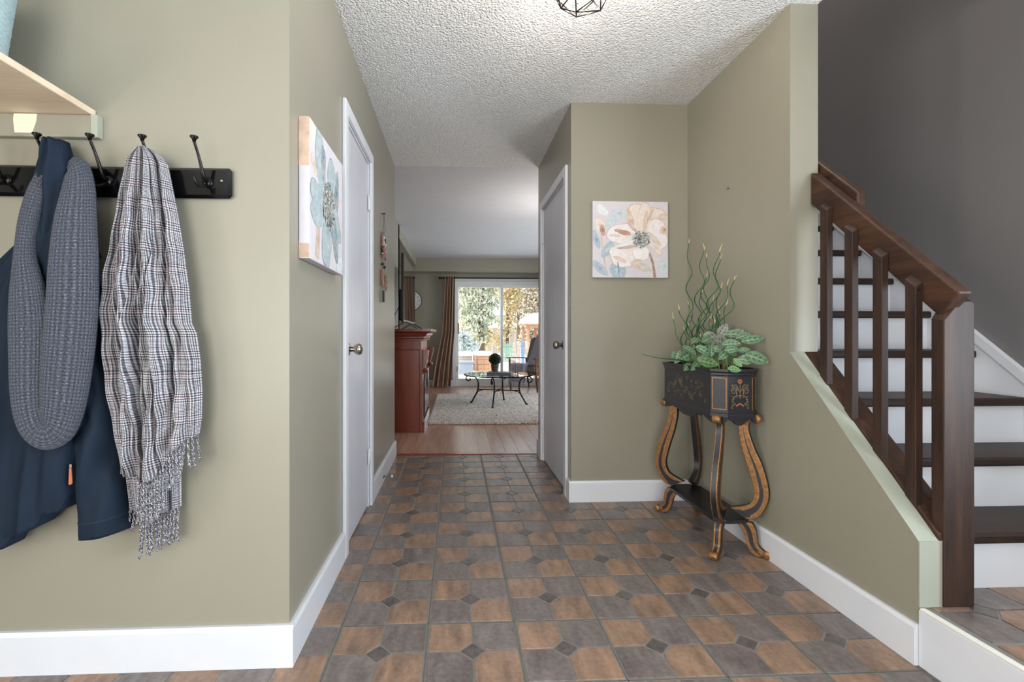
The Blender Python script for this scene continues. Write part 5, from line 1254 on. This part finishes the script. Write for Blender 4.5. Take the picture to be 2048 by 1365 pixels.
bn = thing('storage_tub', (.25, 14.2, GZ), 'blue grey storage tub standing in the snow', 'tub')
obj('tub', MB().prism([(-.22, -.28), (.22, -.28), (.20, -.0), (.24, .06), (-.24, .06), (-.20, 0)], lambda a, b: (.30+a, 14.3, .1+b), lambda a, b: (.30+a, 14.8, .1+b)), 'grey_plastic', bn, fix=True)
obj('tub_lid', B(.04, .56, 14.28, 14.82, .16, .20), 'grey_plastic', bn, bevel=.01)
# adirondack chair with one blue slat
ad = thing('garden_chair', (1.85, 13.2, GZ), 'weathered slatted garden chair with a blue slat and snow', 'chair')
for q in range(5):
    x_ = 1.60+q*.115; obj('back_slat', MB().bar((x_, 13.0, .02), (x_+.06, 13.55, .86-.04*abs(q-2)), .09, .02, (0, 1, .3)), 'blue_paint' if q == 2 else 'weathered_wood', ad)
for q in range(5): obj('seat_slat', B(1.55, 2.15, 12.55+q*.10, 12.63+q*.10, .10-.012*q, .125-.012*q), 'blue_paint' if q == 2 else 'weathered_wood', ad)
for x_ in (1.5, 2.16):
    obj('arm', B(x_-.06, x_+.06, 12.5, 13.25, .33, .355), 'weathered_wood', ad); obj('leg', B(x_-.02, x_+.02, 12.55, 12.64, GZ-.05, .33), 'weathered_wood', ad); obj('leg', B(x_-.02, x_+.02, 13.1, 13.19, GZ-.05, .33), 'weathered_wood', ad)
obj('snow_cushion', B(1.62, 2.08, 12.62, 12.98, .10, .22), 'snow', ad, bevel=.06, seg=3)
# small wooden shelter with a snow dome
gz = thing('garden_shelter', (3.6, 18.0, GZ), 'small wooden garden shelter under a thick dome of snow', 'shelter')
for x_ in (2.62, 3.1, 4.2):
    for y_ in (17.4, 18.6): obj('post', B(x_-.05, x_+.05, y_-.05, y_+.05, GZ-.05, 1.33), 'fir_wood', gz)
for q in range(9): obj('board', B(3.16+q*.115, 3.268+q*.115, 17.38, 17.41, GZ, 1.20), 'fir_wood', gz)
obj('top_plate', B(2.55, 4.3, 17.34, 17.42, 1.25, 1.36), 'fir_wood', gz); obj('roof', B(2.45, 4.4, 17.2, 18.8, 1.36, 1.41), 'fir_wood', gz)
obj('snow_dome', MB().grid(lambda u, v: (3.42+1.06*math.cos(2*PI*u)*math.cos(v*PI/2), 18.0+.9*math.sin(2*PI*u)*math.cos(v*PI/2), 1.41+.44*math.sin(v*PI/2)), 36, 10, closed_u=True), 'snow', gz, True)
# wooden fence at the back
fn = thing('garden_fence', (4, 30, GZ), 'pale board fence at the back of the snowy garden', 'fence')
for q in range(60): obj('board', B(-6+q*.36, -5.66+q*.36, 30, 30.03, GZ-.1, 1.35+.03*(q % 3)), 'weathered_wood', fn)
for zz in (.2, 1.1): obj('rail', B(-6, 15.6, 30.03, 30.08, zz, zz+.08), 'weathered_wood', fn)
gp = thing('garden_gate', (2.35, 21, GZ), 'pale green garden gate panel beyond the weathered chair', 'gate')
for q in range(6): obj('board', B(2.05+q*.09, 2.13+q*.09, 21, 21.025, GZ, .62), 'green_paint', gp)
for zz in (.0, .5): obj('rail', B(2.05, 2.58, 20.97, 21, zz, zz+.06), 'green_paint', gp)
# trees
def tree(name, x_, y_, crown, mat, n, size, label, seed, th=3., tr=.12, droop=.5, lean=0.):
    t = thing(name, (x_, y_, GZ), label, 'tree', 'trees and shrubs in the garden')
    obj('trunk', MB().tube(smooth_path([(x_, y_, GZ-.1), (x_+lean*.4, y_, GZ+th*.5), (x_+lean, y_, GZ+th)], 5), [tr*(1-.75*i_/10) for i_ in range(11)], 8), 'bark', t, True)
    mb = MB(); g = random.Random(seed)
    for q in range(14):
        z0 = GZ+th*(.25+.7*q/14); a = g.uniform(0, 6.28); L_ = max(c[3] for c in crown)*g.uniform(.5, .9)
        mb.tube([(x_+lean*.5, y_, z0), (x_+lean*.5+L_*.5*math.cos(a), y_+L_*.5*math.sin(a), z0+.12), (x_+lean*.5+L_*math.cos(a), y_+L_*math.sin(a), z0-.05)], [tr*.3, tr*.2, tr*.05], 5)
    tag(obj('branches', mb, 'bark', t), kind='stuff')
    tag(obj('foliage', leaf_cloud(crown, n, size, seed, 1., droop), mat, t), kind='stuff')
def tiers(x_, y_, z0, z1, r0, k_): return [(x_, y_, z0+(z1-z0)*i_/k_, r0*(1-.8*i_/k_), r0*(1-.8*i_/k_), (z1-z0)/k_*.55) for i_ in range(k_)]
tree('spruce_tree', 1.15, 21.5, [(1.0, 21.5, 1.05, .55, .6, .75), (1.25, 21.5, 1.9, 1.0, .9, .5), (.9, 21.5, 2.5, 1.1, 1, .55), (1.0, 21.5, 3.3, 1.2, 1, .6), (1.1, 21.5, 4.2, 1.0, 1, .7)], 'spruce_foliage', 6500, .085, 'frosted spruce with drooping branches behind the left pane', 1, 5., .16, 1.2)
tree('cedar_shrub', -.2, 24, [(-.2, 24, 1.6, .9, .8, .8), (.1, 24, 2.9, 1.2, 1, .9), (-.5, 24, 3.6, 1.3, 1, 1.)], 'cedar_foliage', 4500, .09, 'yellow green cedar at the left edge of the patio door', 2, 4.2, .1)
tree('frosted_shrub', .2, 19, [(.05, 19, .75, .65, .5, .5), (.35, 19, .5, .6, .5, .35), (-.2, 19, 1.2, .4, .4, .4)], 'frosted_foliage', 5000, .06, 'low frosted shrub in front of the yellow green cedar', 3, 1.2, .04)
tree('golden_tree', 2.7, 25, [(2.7, 25, 1.7, .55, .5, .9), (2.9, 25, 2.8, .8, .7, .8), (2.5, 25, 3.6, .9, .8, .9), (2.3, 25, .7, .4, .4, .6)], 'golden_foliage', 3800, .085, 'sunlit golden tree behind the right pane', 4, 4.4, .1)
tree('bare_tree', 4.2, 24, [(4.2, 24, 2.2, 1.1, .8, 1.), (4.6, 24, 3.3, 1.4, 1, 1.), (3.9, 24, 1.0, .8, .6, .8)], 'twig_foliage', 5200, .11, 'bare twiggy tree above the garden shelter', 5, 4.2, .12, 0., .3)
tree('cedar_shrub', 3.6, 27.5, [(3.6, 27.5, 3.2, 1.2, 1, 1.), (4.2, 27.5, 4., 1.6, 1, 1.)], 'spruce_foliage', 4000, .10, 'green tree top behind the bare twiggy tree', 6, 5., .12)
tree('golden_shrub', 1.45, 27.5, [(1.5, 27.5, .9, .7, .6, .9), (1.15, 27.5, .5, .5, .5, .5)], 'golden_foliage', 2200, .08, 'low golden shrub behind the spruce trunk', 8, 1.8, .05)
